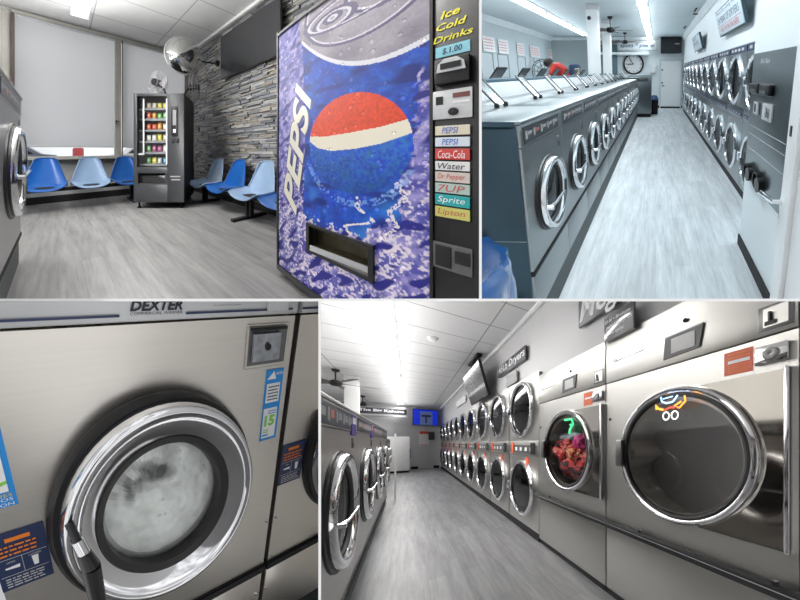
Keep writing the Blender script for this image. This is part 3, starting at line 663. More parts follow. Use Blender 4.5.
# drinks machine -------------------------------------------------------------
VL, VR = 1.20, .27                                   # art panel from v = 1.20 to v = .27
def ys(v): return .13 * ((v - .29) / .9) ** 2 if v > .29 else 0.
t = thing('drinks_vending_machine', TL, (1.15, VL, 0), 'large blue cola vending machine with a picture of a giant can', 'vending machine')
zt = 1.775
def cf(v, h):
    n1 = vnoise(v * 34, h * 34, 1); n2 = vnoise(v * 95, h * 95, 2); n3 = vnoise(v * 12, h * 12, 3); n4 = vnoise(v * 46 + h * 30, h * 20 - v * 10, 4); n5 = vnoise(v * 170, h * 170, 15)
    def C(a, b, c): return np.stack([a + 0 * v, b + 0 * v, c + 0 * v], -1)
    def mixc(col, c2, k): k = np.clip(k, 0, 1)[..., None]; return col * (1 - k) + c2 * k
    col = C(.045, .045, .34) + (.10 * n3)[..., None]                                  # violet-blue ground
    low = np.clip((1.0 - h) * 1.6, .0, 1)
    col = mixc(col, C(.34, .30, .62), (n1 - .40) * 2.2)
    col = mixc(col, C(.74, .66, .74), (n2 * .55 + n4 * .3 + n5 * .25 - .52 - .10 * (1 - low)) * 7 * (.35 + .65 * low))
    col = mixc(col, C(.02, .02, .22), (vnoise(v * 24 + h * 20, h * 26, 16) - .62) * 8)
    pf = np.polyfit([.27, .36, .45, .596, .70, .80, .93], [1.365, 1.335, 1.33, 1.36, 1.405, 1.47, 1.60], 3); top = np.polyval(pf, v)
    le = .925 - .02 * np.sin((h - .5) * 3); re = .275 + .13 * np.clip((1.25 - h) / .7, 0, 1) ** .7 + .07 * (n4 - .5) + .05 * (n2 - .5)
    bot = .50 + .5 * np.clip(.55 - v, 0, 1) ** .8 + .07 * (n1 - .5) + .05 * (n2 - .5)
    bodyb = (v < le) & (v > re) & (h < top) & (h > bot)
    shade = np.clip(.45 + 1.2 * np.abs(v - .80) ** .5 * 0 + .55 * np.clip((v - .30) * 6, 0, 1), .3, 1)
    bl = np.stack([.003 + .015 * n2, .035 + .10 * n2 * n1 + .03 * n3, .33 + .26 * n1], -1)
    bl = mixc(bl, C(.03, .20, .62), (n3 - .55) * 3 * np.clip((.85 - h) * 4, 0, 1)); bl = mixc(bl, C(.004, .02, .20), (vnoise(v * 9, h * 22, 18) - .6) * 4)
    col = np.where(bodyb[..., None], bl, col)
    # splash threads over the foot of the can and lace along its right side
    th = np.abs(v - (.56 + .05 * np.sin(h * 28) + .03 * np.sin(h * 61))) < .012 * (.5 + n2); col = mixc(col, C(.80, .76, .74), th * (h > .50) * (h < .70) * (n2 > .35) * .9)
    th = np.abs(v - (.40 + .5 * (h - .62) * -.5 + .02 * np.sin(h * 50))) < .012 * (.5 + n2); col = mixc(col, C(.80, .74, .76), th * (h > .55) * (h < .80) * (n5 > .4) * .9)
    rim = np.abs((v - .60) ** 2 / .30 ** 2 + (h - .99) ** 2 / .33 ** 2 - 1) < .10; col = mixc(col, C(.22, .42, .80), rim * (h < .85) * (n2 > .45) * .55)
    # can lid
    lid = (v < .95) & (h > top); lc = np.stack([.24 + .20 * n3, .215 + .19 * n3, .27 + .19 * n3], -1); lc = lc * (.9 + .2 * n2)[..., None]; col = np.where(lid[..., None], lc, col)
    rim = (np.abs(h - top - .012) < .012) & (v < .93); col = np.where(rim[..., None], np.stack([.75 + 0 * v, .74 + 0 * v, .78 + 0 * v], -1), col)
    for cx, cz, rx, rz, tw in ((.56, 1.70, .34, .22, .05), (.45, 1.69, .17, .10, .11), (.45, 1.70, .10, .05, .16), (.70, 1.64, .13, .05, .22), (.70, 1.65, .05, .022, .5), (.60, 1.66, .30, .075, .10)):
        e = np.sqrt(((v - cx) / rx) ** 2 + ((h - cz) / rz) ** 2); m = lid & (np.abs(e - 1) < tw * .6)
        col = np.where(m[..., None], np.stack([.13 + 0 * v, .11 + 0 * v, .20 + 0 * v], -1), col)
        m = lid & (np.abs(e - 1 + tw) < tw * .35); col = np.where(m[..., None], np.stack([.66 + 0 * v, .64 + 0 * v, .70 + 0 * v], -1), col)
    # the round emblem
    e = ((v - .595) / .27) ** 2 + ((h - .965) / .252) ** 2; g = e < 1
    up = np.interp(v, [.33, .45, .596, .75, .862], [1.062, 1.035, 1.018, 1.005, 1.012]); lo = np.interp(v, [.33, .45, .57, .70, .80, .862], [1.0, .958, .936, .925, .94, .98])
    dr2 = (.82 + .36 * n2)[..., None]
    col = np.where((g & (h > up))[..., None], np.array([.72, .06, .015]) * dr2, col)
    col = np.where((g & (h < lo))[..., None], np.stack([.005 + .02 * n2, .05 + .13 * n2, .42 + .2 * n1], -1) * np.clip(.55 + (h - .70) * 1.8, .5, 1.1)[..., None], col)
    col = np.where((g & (h <= up) & (h >= lo))[..., None], np.array([.80, .74, .60]), col)
    # droplets
    rr = np.random.RandomState(11)
    for i in range(240):
        a, b_, r = rr.uniform(.27, 1.2), rr.uniform(0.1, 1.77), rr.uniform(.003, .011)
        d = np.hypot(v - a, h - b_); q = (d < r); col = np.where(q[..., None], np.clip(col * 1.3 + .04, 0, 1), col); q = (np.abs(d - r * 1.1) < .0018) & (h > b_); col = np.where(q[..., None], col * .45, col)
    return np.clip(col, 0, 1)
NU, NV = 270, 480
vv_, hh_ = np.meshgrid(VL - (np.arange(NU) + .5) / NU * (VL - VR), .09 + (np.arange(NV) + .5) / NV * (zt - .09), indexing='ij')
art = cf(vv_, hh_)
sl = (.49, .865, .335, .475)                         # dispenser mouth v0, v1, h0, h1
m = MB(); o0 = 0
for i in range(NU + 1):
    v = VL - i / NU * (VL - VR)
    for j in range(NV + 1): m.v.append((VL - v, ys(v), .09 + j / NV * (zt - .09)))
for i in range(NU):
    for j in range(NV):
        if sl[0] < vv_[i, j] < sl[1] and sl[2] < hh_[i, j] < sl[3]: continue
        a = i * (NV + 1) + j; m.f.append([a, a + NV + 1, a + NV + 2, a + 1]); m.m.append(0); m.c.append(tuple(art[i, j]))
part('picture_panel', m, t, F_R, printed)
mb = MB().box(0.0, 1.13, .16, .95, .06, 1.80, bev=.01).box(-.004, .012, ys(VL) - .012, .2, .06, 1.80, bev=.004)
part('cabinet', mb, t, F_R, mat('drinks machine black', (.010, .010, .011), .4))
part('top_trim', MB().grid(lambda a, b: ((VL - VR) * a, ys(VL - a * (VL - VR)) - .012 + b * .2, zt + .004), 20, 1).grid(lambda a, b: ((VL - VR) * a, ys(VL - a * (VL - VR)) - .012, zt - .012 + b * .018), 20, 1), t, F_R, black)
part('bottom_trim', MB().grid(lambda a, b: ((VL - VR) * a, ys(VL - a * (VL - VR)) - .012, .055 + b * .04), 20, 1).box(.02, 1.1, .14, .9, .03, .08), t, F_R, black)
for x in (.08, 1.0): part('foot', MB().lathe(x, .25, [(.001, 0), (.03, 0), (.025, .06), (.001, .06)], 10, axis='z'), t, F_R, blackm)
# PEPSI lettering, reading upwards on the left of the can
cu = bpy.data.curves.new('t', 'FONT'); cu.body = 'PEPSI'; cu.shear = .28; cu.offset = .03; o = bpy.data.objects.new('t', cu); COL.objects.link(o)
me_ = bpy.data.meshes.new_from_object(o.evaluated_get(bpy.context.evaluated_depsgraph_get()))
tv = np.array([p.co[:2] for p in me_.vertices]); tf = [list(p.vertices) for p in me_.polygons]; bpy.data.objects.remove(o)
tv = (tv - tv.min(0)) / (tv.max(0) - tv.min(0))
def letters(mm, dx, dz, y, mi, grow=0.):
    vs = []
    for a, b_ in tv:
        v = .985 - .15 * a + .15 * b_; h = .50 + .80 * a + .07 * b_
        v += dx; h += dz; vs.append((VL - v, ys(v) + y, h))
    mm.add(vs, tf, mi)
mm = MB(); letters(mm, -.012, -.012, -.0015, 1); letters(mm, .006, .006, -.002, 1); letters(mm, 0, 0, -.003, 0)
part('lettering', mm, t, F_R, [mat('cream print', (.80, .76, .62), .4), mat('deep blue print', (.01, .03, .22), .4)], flat=True)
# dispenser mouth
x0, x1 = VL - sl[1], VL - sl[0]
q0, q1 = ys(sl[1]), ys(sl[0])
mo = MB()
for (xa, xb, za, zb) in ((x0 - .015, x1 + .015, sl[3], sl[3] + .014), (x0 - .015, x1 + .015, sl[2] - .018, sl[2]), (x0 - .015, x0 + .008, sl[2], sl[3]), (x1 - .008, x1 + .015, sl[2], sl[3])):
    mo.add([(xa, ys(VL - xa) - .02, za), (xb, ys(VL - xb) - .02, za), (xb, ys(VL - xb) - .02, zb), (xa, ys(VL - xa) - .02, zb), (xa, ys(VL - xa) + .02, za), (xb, ys(VL - xb) + .02, za), (xb, ys(VL - xb) + .02, zb), (xa, ys(VL - xa) + .02, zb)],
           [[0, 1, 2, 3], [4, 5, 6, 7], [0, 1, 5, 4], [3, 2, 6, 7], [0, 3, 7, 4], [1, 2, 6, 5]])
mf = part('dispenser_frame', mo, t, F_R, black)
part('dispenser_tray', MB().add([(x0, q0, sl[2]), (x1, q1, sl[2]), (x1, q1 + .13, sl[2] + .02), (x0, q1 + .13, sl[2] + .02), (x0, q0, sl[3]), (x1, q1, sl[3]), (x1, q1 + .13, sl[3]), (x0, q1 + .13, sl[3])], [[0, 1, 2, 3], [4, 5, 6, 7], [2, 3, 7, 6], [0, 3, 7, 4], [1, 2, 6, 5]], 0)
     .box(x0 + .02, x1 - .02, q1 + .02, q1 + .03, sl[2], sl[2] + .03, 1), t, F_R, [mat('worn tray', (.10, .085, .05), .4, noise=(25, 25, 25), amt=.6), silverp])
# control column
bk = VL - .27
cp = part('control_column', MB().box(bk, 1.12, -.01, .2, .06, 1.79, bev=.004).box(bk + .002, bk + .012, -.016, -.01, .1, 1.76), t, F_R, mat('dark column', (.010, .009, .010), .3, coat=.15))
c0, c1 = VL - .25, VL - .155
col_w = c1 - c0
ic = MB().text('Ice', c0 + .014, c1 - .026, 1.420, 1.448, -.012, 0, .25, .025, rise=.004).text('Cold', c0 + .002, c1 - .008, 1.378, 1.404, -.012, 0, .25, .02, rise=.004).text('Drinks', c0 - .008, c1 + .008, 1.334, 1.358, -.012, 0, .25, .015, rise=.005)
part('handwritten_price_lettering', ic, cp, F_R, yellowp, flat=True)
part('price_label', MB().box(c0, c1, -.0125, -.01, 1.278, 1.318, 0).text('$.1.00', c0 + .02, c1 - .02, 1.285, 1.31, -.0135, 1, .1, .02), cp, F_R, [cyanp, mat('pen ink', (.02, .06, .10), .6)], flat=True)
part('bill_acceptor', MB().box(c0, c1, -.03, -.01, 1.175, 1.268, 0, bev=.004).prism([(c0 + .008, 1.215), (c1 - .008, 1.215), (c1 - .012, 1.245), (c1 - .03, 1.262), (c0 + .03, 1.262), (c0 + .012, 1.245)], -.04, -.03, 1).box(c0 + .02, c1 - .02, -.045, -.04, 1.225, 1.245, 2), cp, F_R, [black, silverp, blackm])
part('coin_mechanism', MB().box(c0 - .008, c1 + .006, -.016, -.01, 1.045, 1.152, 0, bev=.002).box(c0 + .002, c0 + .022, -.018, -.016, 1.10, 1.13, 1).box(c0 + .05, c1, -.018, -.016, 1.12, 1.137, 2).box(c0 + .05, c1, -.018, -.016, 1.10, 1.109, 3).lathe((c0 + c1) / 2 + .004, 1.070, [(.014, -.016), (.014, -.022), (.006, -.024), (.001, -.024)], 16, 1).box(c0 + .02, c1 - .01, -.0165, -.016, 1.054, 1.088, 4), cp, F_R, [silverp, blackm, mat('dark red display', (.16, .04, .03), .4), white, lgrey])
bs = [(1.02, .985), (.977, .943), (.935, .895), (.888, .855), (.849, .812), (.807, .771), (.765, .725), (.719, .680)]
bs = [(a - .045 * 0, b) for a, b in bs]
names = [('tan', 'PEPSI', (.72, .66, .50)), ('white', 'PEPSI', (.66, .72, .80)), ('red', 'Coca-Cola', (.62, .05, .04)), ('white', 'Water', (.75, .75, .74)), ('pale', 'Dr Pepper', (.62, .55, .50)), ('pale', '7UP', (.42, .55, .50)), ('teal', 'Sprite', (.02, .38, .38)), ('yellow', 'Lipton', (.60, .58, .16))]
for (a, b_), (cn, tx, cl) in zip(bs, names):
    mbm = MB().box(c0, c1, -.018, -.01, b_, a, 0, bev=.0015)
    tc_ = 1 if cn in ('white',) and tx == 'Water' else (2 if cn in ('red', 'teal') else 3)
    if tx == 'PEPSI': mbm.text(tx, c0 + .02, c1 - .03, b_ + .006, a - .006, -.0195, 4, .2, .01)
    else: mbm.text(tx, c0 + .008, c1 - .012, b_ + .005, a - .006, -.0195, tc_, .2, .0)
    part('drink_button', mbm, cp, F_R, [mat('button ' + cn + tx, cl, .3), black, whiteb, mat('dull red print', (.55, .10, .08), .4), mat('blue red print', (.10, .18, .55), .4)], flat=True)
part('coin_return', MB().box(c0 - .008, c1 + .006, -.014, -.01, .485, .583, 0, bev=.001).box(c0, c0 + .045, -.02, -.014, .495, .573, 1, bev=.002).box(c0 + .055, c1, -.02, -.014, .52, .568, 2, bev=.002), cp, F_R, [mat('worn grey edge', (.10, .10, .10), .5), blackm, black])

# ================================================================== ROOM 2: bright aisle with the long washer row
H2 = 3.07
plank2 = lines_mat('pale vinyl planks aisle', (.62, .65, .67), (.46, .48, .50), .9, .15, .0012, .37, rot=-PI / 2, streak=(34, 4, 1), amt=.26, rough=.5, tonevar=.07)
whitec = mat('cool white wall', (.82, .87, .89), .55, amt=.02)
struct('floor', MB().add([(-5, .6, 0), (1.4, .6, 0), (1.4, 14.4, 0), (-5, 14.4, 0)], [[0, 1, 2, 3]]), TR, plank2)
ceil2 = lines_mat('ceiling boards aisle', (.60, .68, .71), (.48, .54, .57), 6, .61, .008, 0, streak=(2, 2, 2), amt=.03, rough=.7, spec=.2)
single('ceiling', MB().add([(0, 0, 0), (6.4, 0, 0), (6.4, 13.2, 0), (0, 13.2, 0)], [[0, 1, 2, 3]]), TR, (-4.9, 1.4, H2), F_V, ceil2, kind='structure', flat=True)
struct('wall_back', MB().box(-1.75, 1.5, 14.4, 14.5, 0, H2), TR, whitec)
struct('wall_back', MB().box(-5, -1.75, 14.4, 14.5, 0, H2), TR, mat('cool grey wall', (.42, .48, .49), .6, amt=.02))
struct('wall_left', MB().box(-4.75, -4.65, 1.5, 14.4, 0, H2), TR, mat('cool pale wall left', (.58, .65, .68), .6, amt=.02))
struct('wall_right', MB().box(1.16, 1.3, 2.72, 14.4, 0, H2), TR, whitec)
struct('wall_front', MB().box(.80, 1.16, 1.2, 2.72, .0, H2, 0), TR, whitec)
struct('baseboard_front', MB().box(.785, .80, 1.2, 2.74, 0, .10), TR, blackm)
struct('baseboard_back', MB().box(-1.7, 1.16, 14.36, 14.4, 0, .12), TR, blackm)
struct('trim_6', MB().prism([(-4.65, H2 - .16), (-4.62, H2 - .16), (-4.52, H2 - .02), (-4.52, H2), (-4.65, H2)], 1.5, 14.4).box(-4.65, -1.75, 14.28, 14.4, H2 - .14, H2, bev=.02)
       .prism([(1.16, H2 - .14), (1.13, H2 - .14), (1.04, H2 - .02), (1.04, H2), (1.16, H2)], 2.72, 14.4).box(-1.75, 1.16, 14.3, 14.4, H2 - .13, H2, bev=.02), TR, mat('cornice white', (.80, .86, .88), .5))
# dark alcove behind the pillars
struct('wall_middle', MB().box(-2.75, -1.75, 14.25, 14.4, 1.2, 2.75), TR, mat('dark teal alcove', (.10, .17, .19), .6))
struct('trim_7', MB().box(-2.75, -.36, 14.1, 14.4, 2.33, 2.42).box(-1.75, -.36, 14.15, 14.4, 2.30, 2.34), TR, whitec)
for i, (u, v, s) in enumerate(((-1.60, 7.5, .26), (-1.60, 9.6, .24))):
    t = thing('pillar', TR, (u, v, 0), ['white square pillar rising behind the washers, the nearer of two', 'white square pillar behind the washers, the farther of two'][i], 'pillar', 'white pillars among the washers')
    part('shaft', MB().box(0, s, 0, s, 0, H2 - .12, bev=.008), t, F_V, whiteb); part('pillar_cap', MB().box(-.01, s + .01, -.01, s + .01, H2 - .12, H2 - .001, bev=.01), t, F_V, lgrey)
    part('wall_speaker', MB().lathe(.07, H2 - .30, [(.001, -.02), (.04, -.02), (.045, 0)], 14), t, F_V, black)

# washer row on the left
first = make_washer(TR, F_L, (-.69, 1.54, 0), 'stainless front-load washer at the near end of the long row, beside the blue bag', .70, mt=steelb, lid=True, group='washers in the long aisle row', sidem=steelb)
W0 = first; refresh()
for k in range(1, 14):
    dup(W0, (-.69, 1.54 + .70 * k, 0), 'stainless front-load washer, %s from the near end of the long aisle row' % ORD[k])
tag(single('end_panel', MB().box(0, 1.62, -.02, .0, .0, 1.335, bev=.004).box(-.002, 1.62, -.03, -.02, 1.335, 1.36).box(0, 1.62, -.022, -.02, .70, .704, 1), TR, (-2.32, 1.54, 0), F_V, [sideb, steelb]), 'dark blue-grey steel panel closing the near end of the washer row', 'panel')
# raised ridge between the two back-to-back rows, and the rear row of which only the lids show
t = thing('service_ridge', TR, (-1.56, 1.54, 0), 'white raised ridge with a dark teal top edge behind the long washer row', 'partition')
part('ridge_face', MB().box(-.03, .05, 0, 9.8, 1.2, 1.505, bev=.004), t, F_V, whiteb)
part('ridge_cap', MB().box(-.04, .055, 0, 9.8, 1.505, 1.535, bev=.004), t, F_V, mat('dark teal edge', (.04, .11, .16), .4))
lidm = mat('dark raised lid', (.035, .06, .075), .3)
rearw = make_washer(TR, F_R, (-2.40, 3.0, 0), 'x', .70, mt=steelb, lid=lidm, group='washers in the rear row')
refresh()
for k in range(7):
    o = dup(rearw, (-2.40, 4.3 + .7 * k, 0), 'rear-row washer, only its dark raised lid showing over the ridge, %s from left' % ORD[k])
for o in list(rearw.children_recursive) + [rearw]: bpy.data.objects.remove(o)

# big steel machine closing the row
t = thing('large_washer', TR, (-.95, 11.4, 0), 'tall steel washer closing the far end of the row', 'washer')
part('body', MB().box(-.55, .75, .0, 1.2, .12, 1.50, bev=.01), t, F_V, steelb)
part('base', MB().box(-.5, .72, -.0, 1.1, 0, .13), t, F_V, blackm)
part('control_strip', MB().box(.1, .65, -.02, 0, 1.28, 1.42, bev=.004), t, F_V, steeld)
tag(single('top_board', MB().box(-.35, 1.6, -.3, .25, 0, .05, bev=.005), TR, (-2.2, 11.3, 1.37), F_V, steelb), 'flat steel board at the far end of the washer tops', 'board')
t = thing('blue_bucket', TR, (-.10, 12.3, 0), 'small dark bin with blue lid beside the far steel washer', 'bin')
part('bin_body', MB().lathe(0, 0, [(.001, 0), (.14, 0), (.17, .55), (.001, .55)], 14, axis='z'), t, F_V, blackm); part('bin_lid', MB().lathe(0, 0, [(.17, .55), (.18, .58), (.1, .72), (.001, .74)], 14, axis='z'), t, F_V, mat('blue lid', (.03, .08, .25), .4))

# dryers on the right
D0 = make_stack_dryer(TR, F_R, (1.12, 5.0, 0), 'steel stacked tumble dryer in the aisle, nearest the white wall corner', W=.93, top=1.95, zc=(1.49, .55), r=.33, band=(.99, 1.14), mt=steelb, topstrip=True, orange_s=False, group='stacked dryers in the aisle')
refresh()
for k in range(1, 10): dup(D0, (1.12, 5.0 + .93 * k, 0), 'steel stacked tumble dryer in the aisle, %s from the white wall corner' % ORD[k])
dup(D0, (1.12, 4.07, 0), 'steel stacked tumble dryer partly hidden behind the white wall corner')

# steel change panel on the white wall; local frame faces left
t = thing('change_machine', TR, (.80, 2.69, 0), 'brushed steel change machine panel set in the white wall', 'change machine')
part('face_plate', MB().box(0, .83, -.012, 0, .71, 1.745, bev=.003), t, F_R, mat('satin change plate', (.13, .165, .175), .3, .85, (2, 2, 60), .08))
part('heading', MB().text('Bills / Bank', .20, .40, 1.665, 1.70, -.014, 0, .1, .0), t, F_R, whiteb, flat=True)
for x in (.10, .33): part('bill_slot', MB().box(x, x + .20, -.055, -.012, 1.44, 1.52, 0, bev=.012).box(x + .03, x + .17, -.06, -.05, 1.455, 1.475, 1), t, F_R, [black, steeld])
part('coin_slot', MB().box(.16, .26, -.03, -.012, 1.28, 1.375, 0, bev=.004).box(.195, .22, -.034, -.03, 1.30, 1.36, 1), t, F_R, [silverp, black])
part('card_reader', MB().box(.37, .56, -.03, -.012, 1.265, 1.385, 0, bev=.004).box(.39, .44, -.033, -.03, 1.28, 1.37, 2).text('8', .46, .49, 1.29, 1.36, -.033, 1).text('6', .50, .53, 1.29, 1.36, -.033, 1), t, F_R, [silverp, black, lgrey])
for x, z in ((.10, .80), (.35, .80)):
    part('coin_cup', MB().lathe(x + .05, z, [(.06, -.012), (.065, -.05), (.055, -.05), (.05, -.02), (.001, -.014)], 20).lathe(x + .13, z - .01, [(.055, -.012), (.055, -.06), (.001, -.06)], 18, 0), t, F_R, black)
for z in (1.17, 1.10, .98): part('groove', MB().box(.02, .81, -.0135, -.012, z, z + .004), t, F_R, silverp)
t = thing('door_casing', TR, (.80, 1.83, 0), 'white door casing with a lever handle at the right edge', 'door')
part('casing', MB().box(.03, .15, -.045, 0, 0, 2.6, bev=.006).box(.15, .9, -.01, 0, 0, 2.6), t, F_R, whiteb)
part('lock_plate', MB().box(-.035, .03, -.02, 0, .66, .84, bev=.004).box(-.02, .01, -.024, -.02, .70, .76, 1), t, F_R, [whiteb, black])
part('lever_handle', MB().tube([(.05, -.03, .84), (.05, -.09, .84), (-.10, -.11, .835), (-.13, -.11, .83)], .018, 10), t, F_R, chrome)
part('strike', MB().box(.07, .09, -.05, -.045, 1.25, 1.31), t, F_R, black)
part('notice', MB().box(.16, .34, -.013, -.01, 1.35, 1.6, 0).text('OPEN', .18, .32, 1.5, 1.55, -.0135, 1), t, F_R, [whiteb, cyanp])

# light-box signs over the dryers
def wall_sign(pos, wd, ht, rows, label):
    t = thing('wall_sign', TR, pos, label, 'sign', 'box signs above the aisle dryers')
    TA = F_R @ Matrix.Rotation(math.radians(16), 3, 'X')
    part('sign_box', MB().box(0, wd, 0, .05, 0, ht, bev=.006), t, TA, [mat('dark sign case', (.03, .06, .08), .4)])
    sf = part('sign_face', MB().box(.02, wd - .02, -.01, 0, .02, ht - .02, bev=.003), t, TA, mat('sign face pale', (.68, .78, .84), .4))
    if sf:
        m = MB()
        for tx, a, b, z0, z1, mi, rs in rows: m.text(tx, a * wd, b * wd, z0 * ht, z1 * ht, -.012, mi, .15, .0, rise=0)
        m.box(.06 * wd, .94 * wd, -.0115, -.010, .37 * ht, .385 * ht, 1)
        part('sign_lettering', m, sf, TA, [navy, mat('sign red', (.65, .12, .14), .5)], flat=True)
wall_sign((1.07, 5.66, 2.17), 1.60, .40, [('Please Dry Only What', .06, .94, .78, .92, 0, 0), ('24 YEAR OF DRYERS', .08, .92, .46, .70, 0, 0), ('NO DYE IN WASHERS', .16, .86, .14, .32, 1, 0)], 'pale angled box sign with blue and red lettering above the nearer aisle dryers')
wall_sign((1.07, 9.3, 2.14), 1.5, .38, [('WASH', .1, .6, .70, .92, 0, 0), ('DRYERS', .1, .8, .42, .62, 0, 0)], 'small pale angled box sign above the farther aisle dryers')

# back wall things
t = thing('wall_clock', TR, (-1.04, 14.38, 1.94), 'large round white clock with a thick black rim on the back wall', 'clock')
part('rim', MB().lathe(0, 0, [(.46, 0), (.46, -.05), (.40, -.06), (.385, -.02)], 40), t, F_V, black)
cfm = MB().disc(0, 0, .39, -.015, 40, 0)
for k in range(12):
    a = k * PI / 6; cfm.tube([(.31 * math.sin(a), -.018, .31 * math.cos(a)), (.36 * math.sin(a), -.018, .36 * math.cos(a))], .014, 4, 1)
part('face', cfm, t, F_V, [whiteb, black])
part('minute_hand', MB().tube([(0, -.03, 0), (-.20, -.03, .26)], .014, 5), t, F_V, black); part('hour_hand', MB().tube([(.02, -.035, 0), (-.27, -.035, -.01)], .017, 5), t, F_V, black)
t = thing('television', TR, (.15, 14.1, 2.37), 'black television on the back wall above the white door', 'television')
part('screen_case', MB().box(0, .90, 0, .08, 0, .68, bev=.012), t, F_V, black); part('screen', MB().box(.03, .87, -.004, 0, .03, .65), t, F_V, mat('tv off glass', (.015, .015, .02), .15)); part('screen_mark', MB().box(.6, .8, -.006, -.004, .38, .42), t, F_V, lgrey)  # light grey bar on the dark screen
part('wall_bracket', MB().box(.3, .6, .08, .28, .2, .5), t, F_V, blackm)
t = thing('name_board', TR, (-1.72, 14.2, 2.50), 'long grey name board with dark script lettering above the clock', 'sign')
part('board', MB().box(0, 1.73, 0, .06, 0, .38, bev=.01), t, F_V, lgrey); part('board_face', MB().box(.05, 1.68, -.01, 0, .04, .34), t, F_V, mat('board pale', (.55, .60, .62), .5))
part('lettering', MB().text('spots * plei w', .12, 1.62, .09, .30, -.014, 0, .2, .01), t, F_V, navy, flat=True)
t = thing('paper_box', TR, (-.31, 14.3, 1.56), 'small white box mounted on the back wall between clock and door', 'box')
part('box', MB().box(0, .27, 0, .09, 0, .34, bev=.01), t, F_V, white); part('cable', MB().tube([(.02, .05, 0), (.05, .05, -.08), (.16, .05, -.09), (.24, .05, -.03)], .008, 5), t, F_V, blackm)
mb = MB().box(.17, 1.05, 14.34, 14.4, .08, 2.07, bev=.01)
d = struct('door_1', mb, TR, whiteb); 
room = TR; ROOMOF[d.name] = TR
part('door_handle', MB().tube([(.24, 14.34, 1.0), (.24, 14.28, 1.0), (.33, 14.28, 1.0)], .02, 8).box(.2, .27, 14.32, 14.34, 1.1, 1.16).box(.2, .27, 14.32, 14.34, 1.66, 1.72), d, F_V, blackm)
struct('trim_9', MB().box(.11, .17, 14.33, 14.4, .0, 2.13).box(1.05, 1.11, 14.33, 14.4, 0, 2.13).box(.11, 1.11, 14.33, 14.4, 2.07, 2.14), TR, mat('casing cool', (.62, .68, .70), .5))

ceiling_fan(TR, (-1.30, 9.2, H2), 'dark ceiling fan just right of the nearer white pillar', R=.62, rod=.28, turn=8)
ceiling_fan(TR, (-1.25, 12.8, H2), 'dark ceiling fan farther back, above the name board', R=.6, rod=.28, turn=30)
for k in range(3): strip_light(TR, (-2.86, 5.9 + 2.45 * k, H2), 2.4, ['long fluorescent ceiling light at upper left, nearest of the left line', 'long fluorescent ceiling light in the middle of the left line, before the pillar', 'long fluorescent ceiling light at the far end of the left line'][k], tube_on2, 'left line of aisle lights')
for k in range(4): strip_light(TR, (-.33, 4.9 + 2.45 * k, H2), 2.4, ['long fluorescent ceiling light at the top edge above the aisle', 'second fluorescent ceiling light above the aisle', 'third fluorescent ceiling light above the aisle', 'farthest fluorescent ceiling light above the aisle, near the back wall'][k], tube_on2, 'right line of aisle lights')
for i, (u, v, a, b_) in enumerate(((.92, 8.72, .32, .10), (.90, 8.0, .04, .45), (.90, 11.0, .05, .6))):
    tag(single('ceiling_slot', MB().box(0, a, 0, b_, -.02, 0, bev=.004), TR, (u, v, H2), F_V, blackm), ['dark slot in the ceiling beside the right cornice, lying crosswise', 'short dark slot in the ceiling pointing along the aisle, nearest', 'short dark slot in the ceiling, farther along the aisle'][i], 'vent', 'dark ceiling slots')

# posters, carts, fan and person on the far left
for i, (v, w_) in enumerate(((8.66, .62), (9.5, .62), (10.75, .55), (11.85, .95), (13.75, .55))):
    t = thing('wall_poster', TR, (-4.62, v, 2.13), 'white poster with red print on the left wall, %s from the left' % ORD[i], 'poster', 'posters on the left wall')
    part('sheet', MB().box(0, w_, -.01, 0, 0, .40), t, F_L, whiteb)
    m = MB(); m.subtexts(.04, w_ - .04, .05, .36, -.011, 4); part('print', m, t, F_L, mat('pale red print', (.75, .30, .30), .6))
wire = mat('cart wire', (.28, .33, .35), .35, .6)
for i, (u, v) in enumerate(((-3.9, 7.4), (-3.95, 8.3), (-4.0, 9.55), (-4.0, 10.8))):
    t = thing('laundry_cart', TR, (u, v, 0), 'wheeled wire laundry cart with a tall hanging rack, %s from the left' % ORD[i], 'cart', 'laundry carts along the left wall')
    part('rack', MB().tube([(-.0, -.28, .85), (-.0, -.28, 2.02), (0, .28, 2.02), (0, .28, .85)], .016, 6).tube([(0, -.28, 1.45), (0, .28, 1.45)], .01, 6), t, F_V, wire)
    bkt = MB()
    for z in (.35, .55, .75, .9): bkt.tube([(-.25, -.3, z), (.25, -.3, z), (.25, .3, z), (-.25, .3, z)], .01, 5, closed=True)
    for q in range(9):
        for x in (-.25, .25): bkt.tube([(x, -.3 + q * .075, .35), (x, -.3 + q * .075, .9)], .005, 4)
    part('basket', bkt, t, F_V, wire)
    for x in (-.22, .22):
        for y in (-.26, .26): part('caster', MB().tube([(x, y, .35), (x, y, .08)], .012, 5).lathe(x, .06, [(.001, y - .02), (.06, y - .02), (.06, y + .02), (.001, y + .02)], 10), t, F_V, blackm)
t = thing('bicycle_wheel_fan', TR, (-4.2, 11.9, 1.62), 'large round dark wire fan standing before the left wall, beneath the wide poster', 'fan')
m = MB()
for r in (.42, .36, .22, .1): m.tube([(0, r * math.cos(q * PI / 14), .0 + r * math.sin(q * PI / 14)) for q in range(28)], .022 if r > .4 else .012, 5, closed=True)
for q in range(10): m.tube([(0, 0, 0), (0, .42 * math.cos(q * PI / 5), .42 * math.sin(q * PI / 5))], .012, 4)
part('cage', m, t, F_ROT(-50), mat('dark cage wire', (.08, .12, .13), .5)); part('stand', MB().tube([(0, 0, -.42), (0, 0, -1.6)], .03, 8).box(-.25, .25, -.25, .25, -1.62, -1.58), t, F_V, blackm)

